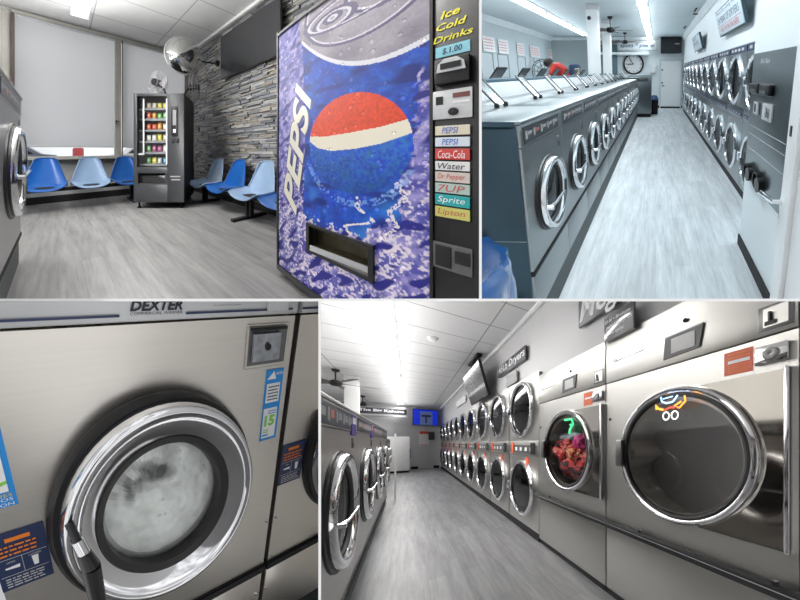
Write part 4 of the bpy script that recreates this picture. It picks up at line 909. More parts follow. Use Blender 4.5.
def skin_body(name, room, parent, verts, edges, radii, material, sub=1):
    me = bpy.data.meshes.new(name); me.from_pydata([tuple(v) for v in verts], edges, [])
    o = bpy.data.objects.new(name, me); COL.objects.link(o); sk = o.modifiers.new('s', 'SKIN')
    for v, r in zip(me.skin_vertices[0].data, radii): v.radius = r if isinstance(r, tuple) else (r, r)
    me.skin_vertices[0].data[0].use_root = True
    sb = o.modifiers.new('b', 'SUBSURF'); sb.levels = sub
    me2 = bpy.data.meshes.new_from_object(o.evaluated_get(bpy.context.evaluated_depsgraph_get()))
    mb = MB(); mb.add([v.co[:] for v in me2.vertices], [list(p.vertices) for p in me2.polygons]); bpy.data.objects.remove(o)
    return part(name, mb, parent, F_V, material)
t = thing('person', TR, (-2.47, 8.25, 0), 'person in a red top bending over behind the washers', 'person')
skinm = mat('skin', (.45, .26, .18), .5); redt = mat('red shirt', (.62, .03, .02), .7); navyt = mat('navy trousers', (.03, .07, .12), .7); hair = mat('dark hair', (.02, .015, .015), .6)
sk = 1.19
P = lambda *l: [tuple(sk * c for c in p) for p in l]
vb = P((.20, 0, 1.02), (.12, 0, 1.22), (-.02, 0, 1.42), (-.12, 0, 1.50), (-.20, -.01, 1.50), (-.29, -.02, 1.48),       # pelvis, waist, chest, neck, head
       (-.06, -.20, 1.42), (-.18, -.24, 1.20), (-.32, -.16, 1.08), (-.38, -.12, 1.05), (-.06, .20, 1.42), (-.18, .24, 1.20), (-.32, .16, 1.08), (-.38, .12, 1.05),
       (.20, -.10, .95), (.14, -.12, .52), (.22, -.12, .09), (.10, -.12, .04), (.20, .10, .95), (.14, .12, .52), (.22, .12, .09), (.10, .12, .04))
eb = [(0, 1), (1, 2), (2, 3), (3, 4), (4, 5), (2, 6), (6, 7), (7, 8), (8, 9), (2, 10), (10, 11), (11, 12), (12, 13), (0, 14), (14, 15), (15, 16), (16, 17), (0, 18), (18, 19), (19, 20), (20, 21)]
rb_ = [.15, .13, .15, .06, .10, .085, .07, .05, .04, .035, .07, .05, .04, .035, .10, .07, .045, .045, .10, .07, .045, .045]
body_o = skin_body('body', TR, t, vb, eb, rb_, skinm)
def ell(cx, cy, cz, rx, ry, rz, tilt=0):
    def f(a, b):
        th = a * 2 * PI; ph = (b - .5) * PI; x, y, z = rx * math.cos(ph) * math.cos(th), ry * math.cos(ph) * math.sin(th), rz * math.sin(ph)
        return (cx + x * math.cos(tilt) - z * math.sin(tilt), cy + y, cz + x * math.sin(tilt) + z * math.cos(tilt))
    return MB().grid(f, 20, 12)
part('hair', ell(-.25 * sk, -.01, 1.535 * sk, .13, .115, .12), t, F_V, hair)
skin_body('shirt', TR, t, P((.17, 0, 1.12), (.08, 0, 1.30), (-.02, 0, 1.44), (-.08, 0, 1.49), (-.06, -.20, 1.43), (-.14, -.24, 1.26), (-.06, .20, 1.43), (-.14, .24, 1.26)), [(0, 1), (1, 2), (2, 3), (2, 4), (4, 5), (2, 6), (6, 7)], [.18, .17, .18, .10, .10, .075, .10, .075], redt)
skin_body('trousers', TR, t, P((.20, 0, 1.04), (.20, -.10, .94), (.14, -.12, .52), (.22, -.12, .14), (.20, .10, .94), (.14, .12, .52), (.22, .12, .14)), [(0, 1), (1, 2), (2, 3), (0, 4), (4, 5), (5, 6)], [.18, .12, .09, .07, .12, .09, .07], navyt)
t = thing('backpack', TR, (-2.12, 8.3, 1.37), 'dark blue bag standing to the right of the person in red', 'bag')
part('bag_body', MB().box(-.14, .14, -.1, .12, 0, .42, bev=.06), t, F_V, mat('navy bag cloth', (.02, .06, .13), .7)); part('bag_pocket', MB().box(.03, .15, -.13, -.08, .12, .32, bev=.02), t, F_V, mat('cream bag patch', (.55, .48, .38), .7))

# blue rubbish bag in a bin
t = thing('rubbish_bin', TR, (-.93, 1.18, -.06), 'round bin lined with a shiny blue plastic bag beside the washers', 'bin')
part('bin_body', MB().lathe(0, 0, [(.001, 0), (.20, 0), (.24, .6), (.22, .62)], 24, axis='z'), t, F_V, blackm)
bagm = mat('blue plastic bag', (.015, .12, .38), .22, coat=.6)
def bagf(a, b):
    q = a * 2 * PI; pr = [(.02, .70), (.10, .73), (.21, .81), (.255, .835), (.275, .80), (.275, .68), (.26, .45), (.245, .3)]
    k = b * (len(pr) - 1); i = min(int(k), len(pr) - 2); f = k - i; r = pr[i][0] * (1 - f) + pr[i + 1][0] * f; z = pr[i][1] * (1 - f) + pr[i + 1][1] * f
    wv = .006 * math.sin(q * 9 + b * 5) + .006 * math.sin(q * 19 - b * 9) + .008 * math.sin(q * 5 + b * 14)
    return ((r + wv * (b > .05)) * math.cos(q), (r + wv * (b > .05)) * math.sin(q), z + .8 * wv * (1 - b))
part('bag_liner', MB().grid(bagf, 72, 28), t, F_V, bagm)

# ================================================================== ROOM 3: washer close-up (the washer face is the plane u = -.526)
WL = .70; wu, wv = -.526, -.047
struct('floor', MB().add([(-.6, -1, 0), (1.0, -1, 0), (1.0, 2.6, 0), (-.6, 2.6, 0)], [[0, 1, 2, 3]]), BL, mat('grey floor close', (.2, .2, .2), .5))
main = make_washer(BL, F_L, (wu, wv, 0), 'foreground stainless commercial washer with foamy suds behind its porthole', WL, fine=True, mt=steelw)
nextw = make_washer(BL, F_L, (wu, wv + WL + .012, 0), 'stainless commercial washer cut off at the right edge of the close-up', WL, fine=True, mt=steelw)
A = F_L
def on(washer, fnname, mb, mats, label=None, flat=True, parent=None): return part(fnname, mb, parent or washer, A, mats, label, flat)
for wsh in (main, nextw):
    # label band with name
    on(wsh, 'name_band', MB().box(.0, .27, -.0055, -.004, 1.228, 1.2315, 0).box(.40, WL - .02, -.0055, -.004, 1.228, 1.2315, 0)
       .text('DEXTER', .289, .392, 1.236, 1.252, -.0055, 1, .28, .035).text('COMMERCIAL WASHER', .289, .392, 1.230, 1.2345, -.0055, 1, .1, .0)
       .box(.60, .66, -.012, -.004, 1.226, 1.255, 2, bev=.003).text('coin operated laundry equipment', .46, .53, 1.240, 1.243, -.0055, 1), [navy, mat('logo black', (.01, .012, .03), .4), silverp])
    # coin recess
    rf = on(wsh, 'coin_recess', MB().box(.553, .680, -.0025, 0, 1.112, 1.203, 0, bev=.002).box(.560, .672, -.004, -.0022, 1.119, 1.196, 1), [steelw, steeld])
    on(wsh, 'coin_slide', MB().box(.566, .650, -.010, -.004, 1.126, 1.184, 0, bev=.002).lathe(.610, 1.156, [(.008, -.010), (.007, -.013), (.001, -.0125)], 14, 1).box(.562, .668, -.008, -.004, 1.190, 1.194, 1), [mat('worn coin plate', (.42, .44, .47), .25, .9, (60, 60, 60), .6), black], parent=rf)
    # capacity sticker
    st = MB().box(.612, .668, -.0014, 0, .925, 1.100, 0)
    st.box(.617, .660, -.002, -.0014, 1.022, 1.068, 1).subtexts(.622, .657, 1.026, 1.064, -.0021, 5, 2)
    st.prism([(.616, 1.078), (.636, 1.096), (.644, 1.078)], -.0021, -.0014, 1).text('WITH', .642, .664, 1.086, 1.093, -.0022, 1, 0, .01)
    st.box(.615, .660, -.002, -.0014, .932, 1.008, 1).text('15', .620, .655, .962, .990, -.0022, 3, 0, .05).subtexts(.630, .658, .992, 1.004, -.0022, 2, 0).box(.617, .637, -.0022, -.0021, .937, .941, 0).subtexts(.619, .640, .944, .956, -.0022, 2, 3)
    st.v = [(x + .012, y, z + .003) for x, y, z in st.v]
    on(wsh, 'capacity_sticker', st, [bluep, whiteb, navy, green])
    # warning label, lower left
    wl = MB().box(.004, .096, -.0014, 0, .765, .888, 0).box(.028, .07, -.002, -.0014, .868, .876, 1).subtexts(.012, .09, .838, .864, -.0021, 3, 1)
    wl.box(.008, .092, -.002, -.0014, .833, .8338, 3).box(.048, .0488, -.002, -.0014, .797, .833, 3).box(.008, .092, -.002, -.0014, .796, .7968, 3)
    wl.prism([(.018, .812), (.042, .810), (.043, .817), (.018, .815)], -.0022, -.0014, 2).prism([(.066, .803), (.074, .803), (.076, .824), (.064, .824)], -.0022, -.0014, 2).text('OPEN', .022, .036, .824, .828, -.0022, 3).text('LOCKED', .06, .082, .826, .830, -.0022, 3).subtexts(.014, .088, .770, .793, -.0021, 4, 3)
    wl.v = [(x - .002, y, z + .007) for x, y, z in wl.v]
    on(wsh, 'warning_label', wl, [navy, orangep, whiteb, lgrey])
    # screws
    for x, z in ((.685, .665), (.012, .665), (.68, .38), (.012, .38)): on(wsh, 'screw', MB().lathe(x, z, [(.0055, 0), (.0048, -.003), (.001, -.004)], 12), chrome)
# big blue and white notice at the left edge of the main washer
bs_ = MB().box(-.12, .062, -.002, 0, .930, 1.10, 0).box(-.112, .052, -.0028, -.002, .958, 1.094, 1).prism([(.0, .966), (.052, .972), (.052, .978), (.0, .970)], -.003, -.0028, 2)
bs_.text('LAS FUNCIONES', -.06, .056, .949, .955, -.003, 4).text('ALIMENTOS', -.03, .056, .941, .947, -.003, 3).text('APLICACION', -.03, .056, .932, .938, -.003, 3).text('Google', .01, .046, .968, .974, -.003, 2)
bs_.v = [(x, y, z + .014) for x, y, z in bs_.v]
on(main, 'notice_sticker', bs_, [bluep, whiteb, green, whiteb, mat('yellow print', (.75, .6, .1), .5)])
# suds in the main drum: a swirling foam surface pressed on the glass
cx, cz = .343, .848
def foam(washer, nm):
    N = 90; rr_ = np.linspace(0, 1, 60); m = MB(); base = len(m.v)
    for i in range(61):
        for j in range(N):
            r = i / 60 * .152; q = 2 * PI * j / N; x = r * math.cos(q); z = r * math.sin(q)
            hgt = .004 * float(vnoise(np.array([x * 60 + 20]), np.array([z * 60 + 20]), 8)[0]); m.v.append((cx + x, .012 - hgt - .012 * (1 - (r / .152) ** 2), cz + z))
    for i in range(60):
        for j in range(N):
            r = (i + .5) / 60 * .152; q = 2 * PI * (j + .5) / N; x = r * math.cos(q); z = r * math.sin(q); rn = r / .152
            a = float(vnoise(np.array([x * 45 + z * 22 + 30]), np.array([z * 60 + 40]), 9)[0]); b_ = float(vnoise(np.array([x * 120 + 30]), np.array([z * 120 + 40]), 10)[0])
            sw = float(vnoise(np.array([x * 22 + 9]), np.array([z * 30 + x * 12 + 7]), 12)[0])
            c = .64 + .14 * b_ + .34 * sw
            up = z / .152
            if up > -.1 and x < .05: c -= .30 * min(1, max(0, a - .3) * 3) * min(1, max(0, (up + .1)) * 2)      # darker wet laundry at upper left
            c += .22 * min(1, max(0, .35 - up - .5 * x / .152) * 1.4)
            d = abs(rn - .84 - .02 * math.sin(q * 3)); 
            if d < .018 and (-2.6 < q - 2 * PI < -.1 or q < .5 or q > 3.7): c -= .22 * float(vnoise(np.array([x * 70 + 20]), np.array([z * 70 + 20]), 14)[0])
            if rn > .87: c = .66 + .08 * b_
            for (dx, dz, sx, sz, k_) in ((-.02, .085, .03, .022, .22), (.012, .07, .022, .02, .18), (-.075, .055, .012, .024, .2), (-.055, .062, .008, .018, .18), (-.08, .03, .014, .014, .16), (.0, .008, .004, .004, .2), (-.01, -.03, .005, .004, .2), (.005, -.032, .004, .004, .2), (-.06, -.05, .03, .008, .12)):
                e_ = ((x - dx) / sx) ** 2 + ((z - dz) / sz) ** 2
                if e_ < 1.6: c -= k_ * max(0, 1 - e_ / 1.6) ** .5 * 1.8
            c = max(.03, c); m.f.append([i * N + j, (i + 1) * N + j, (i + 1) * N + (j + 1) % N, i * N + (j + 1) % N]); m.m.append(0); m.c.append((c, c, c * .965))
    part(nm, m, washer, A, mat('wet foam', (1, 1, 1), .45, colattr=True, amt=.08))
foam(main, 'suds')
for wsh in (nextw,):
    part('drum', MB().lathe(cx, cz, [(.175, .01), (.19, .10), (.19, .40), (.001, .41)], 40), wsh, A, steeld)
# lever handle of the main washer, hanging down on the left of the ring
hx, hz = .142, .862
for wsh in (main, nextw):
    h = part('door_handle', MB().tube([(hx - .012, -.045, hz + .042), (hx - .006, -.062, hz + .012)], .0085, 12, 0).tube([(hx - .006, -.062, hz + .014), (hx + .0, -.072, hz - .010)], .0125, 14, 1)
      .tube([(hx + .0, -.073, hz - .009), (hx + .006, -.080, hz - .035)], .0135, 14, 0, r2=.0185).tube([(hx + .006, -.080, hz - .035), (hx + .014, -.088, hz - .24)], .0185, 14, 0, r2=.013), wsh, A, [black, chrome])

# ================================================================== ROOM 4: hall with large dryers
H4 = 3.0
plank4 = lines_mat('grey vinyl planks hall', (.20, .20, .205), (.12, .12, .12), .9, .15, .0015, .37, rot=-PI / 2, streak=(30, 3.2, 1), amt=.42, rough=.45, tonevar=.10)
struct('floor', MB().add([(-2.6, .9, 0), (1.5, .9, 0), (1.5, 12.9, 0), (-2.6, 12.9, 0)], [[0, 1, 2, 3]]), BR, plank4)
tile4 = lines_mat('ceiling tiles hall', (.68, .68, .69), (.30, .30, .31), 1.22, .65, .010, .0, streak=(4, 4, 4), amt=.03, rough=.8, spec=.1)
single('ceiling', MB().add([(0, 0, 0), (5.2, 0, 0), (5.2, 12.2, 0), (0, 12.2, 0)], [[0, 1, 2, 3]]), BR, (-3.86, .8, H4), F_V, tile4, kind='structure', flat=True)
wall4 = mat('hall wall grey', (.60, .60, .61), .6, amt=.02)
struct('wall_right', MB().box(1.40, 1.5, .0, 12.9, 2.0, H4).box(1.8, 1.9, 0, 12.9, 0, 2.1), BR, wall4)
struct('wall_back', MB().box(-2.7, 1.5, 12.9, 13.0, 0, H4), BR, wall4)
struct('wall_left', MB().box(-2.7, -2.6, 2.5, 12.9, 0, H4), BR, wall4)
struct('trim_10', MB().box(1.355, 1.40, .5, 12.9, H4 - .05, H4, bev=.005), BR, mat('hall ceiling angle', (.72, .72, .72), .5))
struct('baseboard_back', MB().box(.12, .40, 12.8, 12.9, 0, .12).box(1.05, 1.3, 12.8, 12.9, 0, .12), BR, blackm)
struct('trim_11', MB().box(-2.6, -.05, 12.5, 12.9, 2.42, 2.52), BR, wall4)

# large washers on the left
WB = make_washer(BR, F_L, (-.37, 1.50, 0), 'large stainless washer with chrome crossbar porthole, nearest in the left row of the hall', 1.10, big=True, mt=steel, group='large washers in the hall', front0=.16)
refresh()
for k in range(1, 4): dup(WB, (-.37, 1.5 + 1.1 * k, 0), 'large stainless washer with crossbar porthole, %s in the left row of the hall' % ORD[k])
# further washers set back a little beyond
WS = make_washer(BR, F_L, (-.50, 5.95, 0), 'smaller stainless washer behind the large ones, nearest of the set-back run', .70, mt=steel, group='set-back washers in the hall'); refresh()
for k in range(1, 5): dup(WS, (-.50, 5.95 + .7 * k, 0), 'smaller stainless washer behind the large ones, %s of the set-back run' % ORD[k])
tag(single('purple_price_cards', MB().box(.1, .26, -.012, 0, 0, .16, 0).box(.12, .24, -.014, -.012, .09, .14, 1), BR, (-.37, 2.25, 1.30), F_L, [mat('purple card', (.10, .05, .35), .5), whiteb]), 'purple price card on the nearest large washer top', 'card')
tag(single('purple_price_card', MB().box(.1, .24, -.012, 0, 0, .16, 0).box(.12, .22, -.014, -.012, .09, .14, 1), BR, (-.37, 3.35, 1.30), F_L, [mat('purple card', (.10, .05, .35), .5), mat('pink print', (.7, .25, .3), .5)]), 'purple price card on the second large washer', 'card')
tag(single('white_post', MB().box(-.018, .018, -.018, .018, 0, 1.45, bev=.008), BR, (-.24, 6.35, 0), F_V, whiteb), 'white upright post at the end of the large washers', 'post')
t = thing('front_load_washer', BR, (.06, 11.9, 0), 'white-sided washer standing alone at the far end of the hall aisle', 'washer')
part('body', MB().box(-.75, -.0, -.4, .4, .08, 1.50, bev=.02), t, F_V, whiteb); part('base', MB().box(-.7, -.03, -.38, .38, 0, .08), t, F_V, blackm)
part('door_ring', MB().lathe(0, .80, [(.24, 0), (.24, -.04), (.18, -.05), (.15, -.01)], 24), t, F_L, chrome); part('door_glass', MB().disc(0, .80, .17, -.02), t, F_L, black)

# right row: two large dryers
sat = mat('satin dryer steel', (.62, .61, .58), .36, 1, (1.5, 1.5, 120), .05, .01)
def mega(v1, wd, label, cxr, r, detail):
    """v1 = far edge; local x runs towards the viewer"""
    t = thing('large_dryer', BR, (1.36, v1, 0), label, 'dryer'); A = F_R; W = wd; zt = 2.08; cz = 1.165
    part('body', MB().shell(.003, W - .003, .022, 1.0, .05, zt), t, A, sat)
    part('kick_plate', MB().box(0, W, .01, .3, 0, .05), t, A, blackm)
    part('lower_panel', MB().box(.003, W - .003, 0, .022, .055, .585, bev=.003), t, A, sat)
    part('front_panel', MB().plate_hole(.003, W - .003, .59, 1.722, cxr, cz, r * .86, 0, 64), t, A, sat)
    up = part('upper_panel', MB().box(.003, W - .003, -.004, .022, 1.728, zt, bev=.004), t, A, sat)
    dk = MB().prism([(.47 * W, 1.905), (.67 * W, 1.905), (.65 * W, 1.775), (.44 * W + .02, 1.765)], -.012, -.004, 0).box(.505 * W, .63 * W, -.014, -.012, 1.79, 1.88, 1)
    dk.prism([(.47 * W, 1.905), (.67 * W, 1.905), (.66 * W, 1.898), (.475 * W, 1.898)], -.013, -.011, 2)
    part('display', dk, up, A, [black, mat('lcd grey', (.42, .42, .43), .35), steeld])
    part('maker_plate', MB().box(.07 * W, .32 * W, -.008, -.004, 1.882, 1.898, 0, bev=.002).box(.07 * W, .11 * W, -.010, -.008, 1.876, 1.904, 0), up, A, chrome)
    part('key_lock', MB().lathe(.58 * W, 1.96, [(.012, -.004), (.012, -.012), (.001, -.013)], 14), up, A, blackm)
    part('service_hatch', MB().box(.88 * W, .985 * W, -.007, -.004, 1.75, 1.862, 0, bev=.001).box(.895 * W, .97 * W, -.0085, -.007, 1.765, 1.85, 1).tube([(.915 * W, -.012, 1.83), (.915 * W, -.012, 1.79)], .005, 6, 2).box(.90 * W, .935 * W, -.012, -.0085, 1.772, 1.79, 2), up, A, [steeld, sat, black])
    part('warning_sticker', MB().box(.755 * W, .86 * W, -.0015, 0, 1.583, 1.70, 0).box(.77 * W, .85 * W, -.0022, -.0015, 1.64, 1.655, 1).subtexts(.77 * W, .85 * W, 1.59, 1.635, -.0022, 4, 2).subtexts(.77 * W, .85 * W, 1.66, 1.695, -.0022, 2, 2), t, A, [orange, whiteb, orangep])
    part('coin_slot', MB().box(.868 * W, .972 * W, -.018, 0, 1.598, 1.682, 0, bev=.006).lathe(.92 * W, 1.64, [(.028, -.018), (.026, -.024), (.014, -.026), (.001, -.022)], 20, 1), t, A, [chrome, steeld])
    # door: polished hinge plate with the porthole
    arc = [(cxr + r * 1.0 * math.cos(math.radians(q)), cz + r * 1.0 * math.sin(math.radians(q))) for q in range(78, -79, -6)]
    dp = MB(); dp.add([(x, -.012, z) for x, z in arc] + [(W - .03, -.012, z) for x, z in arc] + [(x, -.001, z) for x, z in arc] + [(W - .03, -.001, z) for x, z in arc],
        [[i, i + 1, len(arc) + i + 1, len(arc) + i] for i in range(len(arc) - 1)] + [[2 * len(arc) + i, 3 * len(arc) + i, 3 * len(arc) + i + 1, 2 * len(arc) + i + 1] for i in range(len(arc) - 1)] + [[len(arc) + i, len(arc) + i + 1, 3 * len(arc) + i + 1, 3 * len(arc) + i] for i in range(len(arc) - 1)])
    dpl = part('door_plate', dp, t, A, mat('polished door plate', (.34, .32, .29), .07, 1, amt=.03))
    part('door_edge_bar', MB().box(W - .045, W - .028, -.03, 0, cz - r * .98, cz + r * 1.0, bev=.004), t, A, chrome)
    rg = part('door_ring', MB().lathe(cxr, cz, [(r * 1.03, -.001), (r * 1.03, -.018), (r * 1.015, -.028), (r * .985, -.034), (r * .955, -.032), (r * .93, -.024), (r * .925, -.01)], 72), t, A, chrome)
    part('door_seal', MB().lathe(cxr, cz, [(r * .93, -.024), (r * .915, -.030), (r * .89, -.028), (r * .875, -.01), (r * .87, .0)], 72), rg, A, rubber)
    part('door_glass', MB().lathe(cxr, cz, [(r * .90, -.018), (r * .5, -.022), (.001, -.023)], 64), rg, A, glass('large dryer glass', (.86, .86, .86), .03))
    part('door_handle', MB().box(cxr - r * 1.05, cxr - r * .90, -.062, -.03, cz - .10, cz + .10, bev=.012), rg, A, steeld)
    # drum with lifting ribs
    dm = MB().lathe(cxr, cz - .02, [(r * .87, .01), (r * 1.12, .06), (r * 1.12, .74), (r * .98, .76), (.25, .78), (.001, .78)], 64)
    dd = part('drum', dm, t, A, drumm)
    for k in range(3):
        q = math.radians(-62 + 120 * k); a_ = Vector((math.cos(q), 0, math.sin(q))); b_ = Vector((-math.sin(q), 0, math.cos(q))); R_ = r * 1.10
        vs = []
        for y in (.08, .73):
            for dr_, ds in ((0, -.10), (-.09, -.02), (-.09, .02), (0, .10)):
                p = Vector((cxr, y, cz - .02)) + a_ * (R_ + dr_) + b_ * ds; vs.append(p)
        if dd: part('drum_rib', MB().add(vs, [[0, 1, 5, 4], [1, 2, 6, 5], [2, 3, 7, 6], [0, 1, 2, 3], [4, 5, 6, 7]]), dd, A, blackm if k == 0 else drumm)
    part('small_lock', MB().box(.035, .055, -.006, 0, 1.42, 1.44), t, A, black)
    for z in (1.0, 1.1): part('screw', MB().lathe(W - .06, z, [(.006, 0), (.005, -.004), (.001, -.004)], 10), t, A, chrome)
    return t
M1 = mega(1.345, 1.115, 'huge stainless dryer with an empty drum and polished door, nearest in the hall', .575, .405, True)
M2 = mega(2.50, 1.15, 'large stainless dryer full of red and pink laundry, between the huge one and the stacks', .575, .405, True)
mega(.225, 1.1, 'huge stainless dryer of which a sliver shows at the right edge of the hall', .575, .405, True)
rail = thing('bumper_rail', BR, (1.36, 2.50, .60), 'long black bumper rail running across the fronts of the large dryers', 'rail')
part('rail', MB().box(0, 2.9, -.055, -.015, -.03, .022, 0, bev=.010).box(0, 2.9, -.057, -.054, .002, .006, 1), rail, F_R, [blackm, grey])
for x in (.3, 1.5, 2.2): part('rail_bracket', MB().tube([(x, -.03, .0), (x, -.03, .04)], .012, 8), rail, F_R, black)
# neon reflections on the two dryer doors, modelled as glowing tubes
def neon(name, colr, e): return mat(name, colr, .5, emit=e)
t = thing('neon_reflection', BR, (1.36, .77, 1.49), 'reflection of a small neon figure with white goggles and orange arms in the huge dryer door', 'neon reflection')
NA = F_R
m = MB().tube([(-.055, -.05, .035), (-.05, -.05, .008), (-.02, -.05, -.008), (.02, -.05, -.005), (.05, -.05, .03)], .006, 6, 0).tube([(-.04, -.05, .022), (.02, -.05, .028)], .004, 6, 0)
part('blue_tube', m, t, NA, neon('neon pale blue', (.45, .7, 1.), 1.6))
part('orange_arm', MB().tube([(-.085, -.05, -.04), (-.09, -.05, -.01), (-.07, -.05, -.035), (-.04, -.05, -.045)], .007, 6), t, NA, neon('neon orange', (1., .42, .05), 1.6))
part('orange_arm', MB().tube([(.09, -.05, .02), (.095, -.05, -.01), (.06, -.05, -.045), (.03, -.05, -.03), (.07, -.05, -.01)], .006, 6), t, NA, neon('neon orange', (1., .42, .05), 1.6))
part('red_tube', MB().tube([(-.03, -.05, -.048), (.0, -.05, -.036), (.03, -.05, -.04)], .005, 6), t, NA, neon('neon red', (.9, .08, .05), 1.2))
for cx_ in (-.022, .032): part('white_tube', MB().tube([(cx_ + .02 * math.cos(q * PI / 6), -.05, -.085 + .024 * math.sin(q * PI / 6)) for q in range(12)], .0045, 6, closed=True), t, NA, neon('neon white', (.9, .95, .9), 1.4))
t = thing('neon_reflection', BR, (1.36, 1.84, 1.42), 'reflection of a small green neon curl above the red laundry in the dryer door', 'neon reflection')  # glowing stand-in for a green reflection on the glass
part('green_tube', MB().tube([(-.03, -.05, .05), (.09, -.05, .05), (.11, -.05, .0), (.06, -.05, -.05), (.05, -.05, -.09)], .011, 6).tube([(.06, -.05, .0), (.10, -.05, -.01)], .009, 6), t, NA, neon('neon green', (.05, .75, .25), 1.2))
# laundry in the second dryer
def garment(cx_, cy_, cz_, rx, ry, rz, cols, seed, label, nm='garment'):
    r_ = np.random.RandomState(seed); ph = r_.rand(8) * 6; rx *= 1.3; cx_ = .575 + (cx_ - .575) * 1.3; cz_ += .0
    def f(a, b):
        th = a * 2 * PI; p = (b - .5) * PI; d = 1 + .16 * math.sin(3 * th + ph[0] + 2 * p) + .12 * math.sin(7 * th + ph[1] - 3 * p) * math.cos(p) + .07 * math.sin(13 * th + ph[2] + 9 * p) * math.cos(p)
        return (cx_ + rx * d * math.cos(p) * math.cos(th), cy_ + ry * d * math.cos(p) * math.sin(th), cz_ + rz * d * math.sin(p))
    def c(a, b):
        n = vnoise(np.array([a * 26 + seed]), np.array([b * 15 + seed]), seed)[0]; return cols[min(len(cols) - 1, int(n * len(cols)))]
    single(nm, MB().grid(f, 60, 34, colfn=c), BR, (1.36, 2.5, 0), F_R, clothm, label, 'laundry', 'laundry in the dryer')
R1, R2, R3, PK, BLK = (.62, .05, .05), (.42, .02, .03), (.75, .22, .16), (.62, .03, .20), (.03, .015, .02)
garment(.575, .17, .99, .27, .12, .14, [BLK, R2, BLK, R1, BLK, R3], 21, 'black and red floral garment at the bottom of the laundry heap')
garment(.44, .13, 1.16, .13, .10, .13, [R2, R1, R3, R2, BLK], 22, 'dark red patterned garment at the left of the laundry heap')
garment(.74, .14, 1.06, .12, .10, .12, [BLK, R1, R3, BLK], 23, 'red and black garment at the right of the laundry heap')
garment(.60, .09, 1.13, .09, .07, .09, [R3, R1, (.8, .45, .2)], 24, 'bright red and orange garment in the middle of the laundry heap')
garment(.69, .10, 1.25, .09, .08, .07, [PK, (.75, .05, .32), PK], 25, 'magenta pink garment near the top of the laundry heap')
garment(.50, .16, 1.31, .15, .08, .045, [(.40, .52, .62), (.5, .6, .68)], 26, 'pale blue cloth lying along the top of the laundry heap')
garment(.80, .17, 1.25, .07, .08, .09, [(.42, .52, .6), (.3, .38, .46)], 27, 'pale blue cloth tucked at the right of the laundry heap')

# stacked dryers
DS = make_stack_dryer(BR, F_R, (1.36, 3.50, 0), 'stainless stacked dryer beside the large dryers, nearest of the ten in the hall', W=1.0, group='stacked dryers in the hall', mt=sat)
refresh()
for k in range(1, 10): dup(DS, (1.36, 3.50 + 1.02 * k, 0), 'stainless stacked dryer in the hall, %s from the large dryers' % ORD[k])

# signs and screens on the right
signm = mat('charcoal sign', (.055, .055, .07), .35); dim = mat('sign white letters', (.85, .85, .88), .4)
def sign(pos, wd, ht, rows, label, A=F_R, bm_=signm):
    t = thing('wall_sign', BR, pos, label, 'sign')
    part('sign_panel', MB().box(0, wd, -.03, 0, 0, ht, bev=.004), t, A, bm_); m = MB()
    for tx, a, b, z0, z1, sh in rows: m.text(tx, a * wd, b * wd, z0 * ht, z1 * ht, -.032, 0, sh, .015)
    if rows: part('sign_lettering', m, t, A, dim, flat=True)
sign((1.38, 1.70, 2.335), 1.65, .50, [('Mega Dryers', .01, .92, -.07, .50, .25)], 'charcoal sign reading Mega above the large dryers, cut by the top edge')
sign((1.355, 1.335, 2.055), .29, .20, [('$1.00 = 30 minutes', .05, .92, .68, .82, .1), ('permanent press', .1, .95, .42, .56, .1), ('lower cycles', .1, .7, .16, .3, .1)], 'small charcoal price card standing on the seam between the large dryers', bm_=mat('grey card', (.13, .13, .14), .15, coat=.5))
sign((1.38, 4.02, 2.41), 1.14, .19, [('45Lb Dryers', .03, .98, .10, .90, 0)], 'charcoal sign reading 45Lb Dryers on the wall above the stacked dryers')
sign((1.38, 3.62, 2.16), .42, .18, [], 'small grey placard below the dryers sign', bm_=grey)
sign((1.38, 8.3, 2.42), 1.4, .2, [('Dryers', .1, .9, .2, .8, 0)], 'white far sign on the wall beyond the hanging screen', bm_=whiteb)
t = thing('television', BR, (1.25, 5.66, 2.13), 'large dark screen hanging tilted from the ceiling above the stacked dryers', 'television')
TA = F_R @ Matrix.Rotation(math.radians(16.5), 3, 'X')
part('screen_case', MB().box(0, 1.40, 0, .05, 0, .67, bev=.01), t, TA, black)
part('screen', MB().box(.02, 1.38, -.004, 0, .02, .65), t, TA, mat('hall tv glass', (.03, .03, .033), .1, spec=.6))
part('hanger', MB().tube([(.70, -.12, .62), (.70, -.08, .87)], .02, 8).tube([(.3, -.12, .60), (.6, -.08, .87)], .012, 6), t, F_R, blackm)
tag(single('ceiling_mount', MB().box(-.05, .05, -.4, .4, -.05, 0, bev=.01), BR, (1.16, 4.95, H4), F_V, blackm), 'short black mounting bar under the ceiling above the hanging screen', 'bracket')

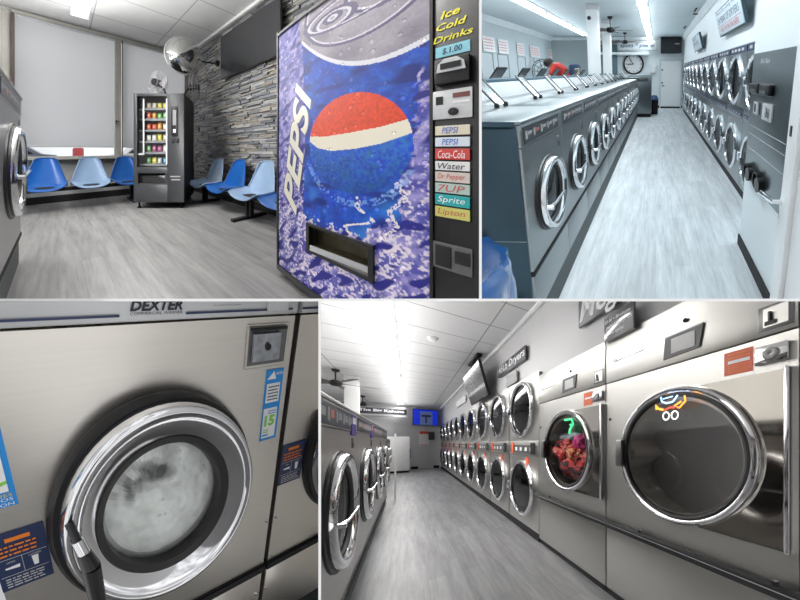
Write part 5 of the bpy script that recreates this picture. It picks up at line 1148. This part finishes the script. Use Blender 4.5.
# back wall of the hall
t = thing('television', BR, (.18, 12.78, 2.10), 'screen with a blue picture high on the back wall of the hall', 'television')
part('screen_case', MB().box(0, 1.08, 0, .08, 0, .76, bev=.01), t, F_V, black)
scm = MB().box(.02, 1.06, -.004, 0, .02, .74, 0).box(.30, .82, -.008, -.004, .02, .66, 1).box(.36, .76, -.012, -.008, .40, .50, 2).box(.52, .58, -.012, -.008, .1, .42, 2)
part('screen', scm, t, F_V, [mat('screen deep blue', (.01, .03, .55), .4, emit=.6), mat('screen slate', (.10, .14, .30), .4, emit=.4), mat('screen dark', (.02, .02, .06), .4)])
t = thing('notice_poster', BR, (.44, 12.88, 1.12), 'white poster with red header on the back wall below the blue screen', 'poster')
part('sheet', MB().box(0, .42, -.01, 0, 0, .70), t, F_V, whiteb); part('print', MB().box(.02, .40, -.013, -.01, .56, .69).box(.03, .39, -.013, -.01, .02, .05), t, F_V, mat('poster red', (.70, .12, .06), .5))
tag(single('wall_box', MB().box(0, .26, -.12, 0, 0, .38, bev=.02).box(.04, .22, -.13, -.12, .06, .3), BR, (.84, 12.88, 1.40), F_V, mat('dark wall box', (.06, .065, .07), .5)), 'dark box mounted right of the red-headed poster', 'box')
t = thing('name_board', BR, (-1.75, 12.4, 2.50), 'dark sign reading The Big Kahuna across the back of the hall', 'sign')
part('board', MB().box(0, 1.70, 0, .06, 0, .24, bev=.005), t, F_V, signm); part('lettering', MB().text('The Big Kahuna', .06, 1.62, .05, .20, -.003, 0, 0, .03), t, F_V, dim, flat=True)
t = thing('pillar', BR, (-1.38, 8.0, 0), 'white square pillar behind the large washers in the hall', 'pillar')
part('shaft', MB().box(0, .28, 0, .28, 0, H4 - .1, bev=.008), t, F_V, white); part('pillar_cap', MB().box(-.01, .29, -.01, .29, H4 - .1, H4 - .001), t, F_V, lgrey)
ceiling_fan(BR, (-1.44, 7.5, H4), 'dark five-bladed ceiling fan hanging near the left edge of the hall', R=.85, rod=.26, turn=15)
ceiling_fan(BR, (-1.40, 11.1, H4), 'dark ceiling fan farther back in the hall, above the name board', R=.62, rod=.24, turn=40)
for k in range(4): strip_light(BR, (-.28, 2.05 + 2.5 * k if k else 2.05, H4), 2.47, ['wide double-tube ceiling light nearest in the hall', 'second double-tube ceiling light in the hall', 'third double-tube ceiling light in the hall', 'farthest double-tube ceiling light in the hall'][k], tube_on, 'line of hall lights', wd=.26)
tag(single('smoke_detector', MB().lathe(0, 0, [(.001, 0), (.08, 0), (.075, -.03), (.05, -.045), (.001, -.045)], 20, axis='z'), BR, (.34, 4.35, H4), F_V, whiteb), 'small white round detector on the hall ceiling', 'smoke detector')

# ------------------------------------------------------------------ drop what lies wholly beyond its room
while True:
    gone = [o for o in COL.objects if not o.children and (o.type == 'EMPTY' or (o.type == 'MESH' and not o.data.vertices))]
    if not gone: break
    for o in gone: bpy.data.objects.remove(o)
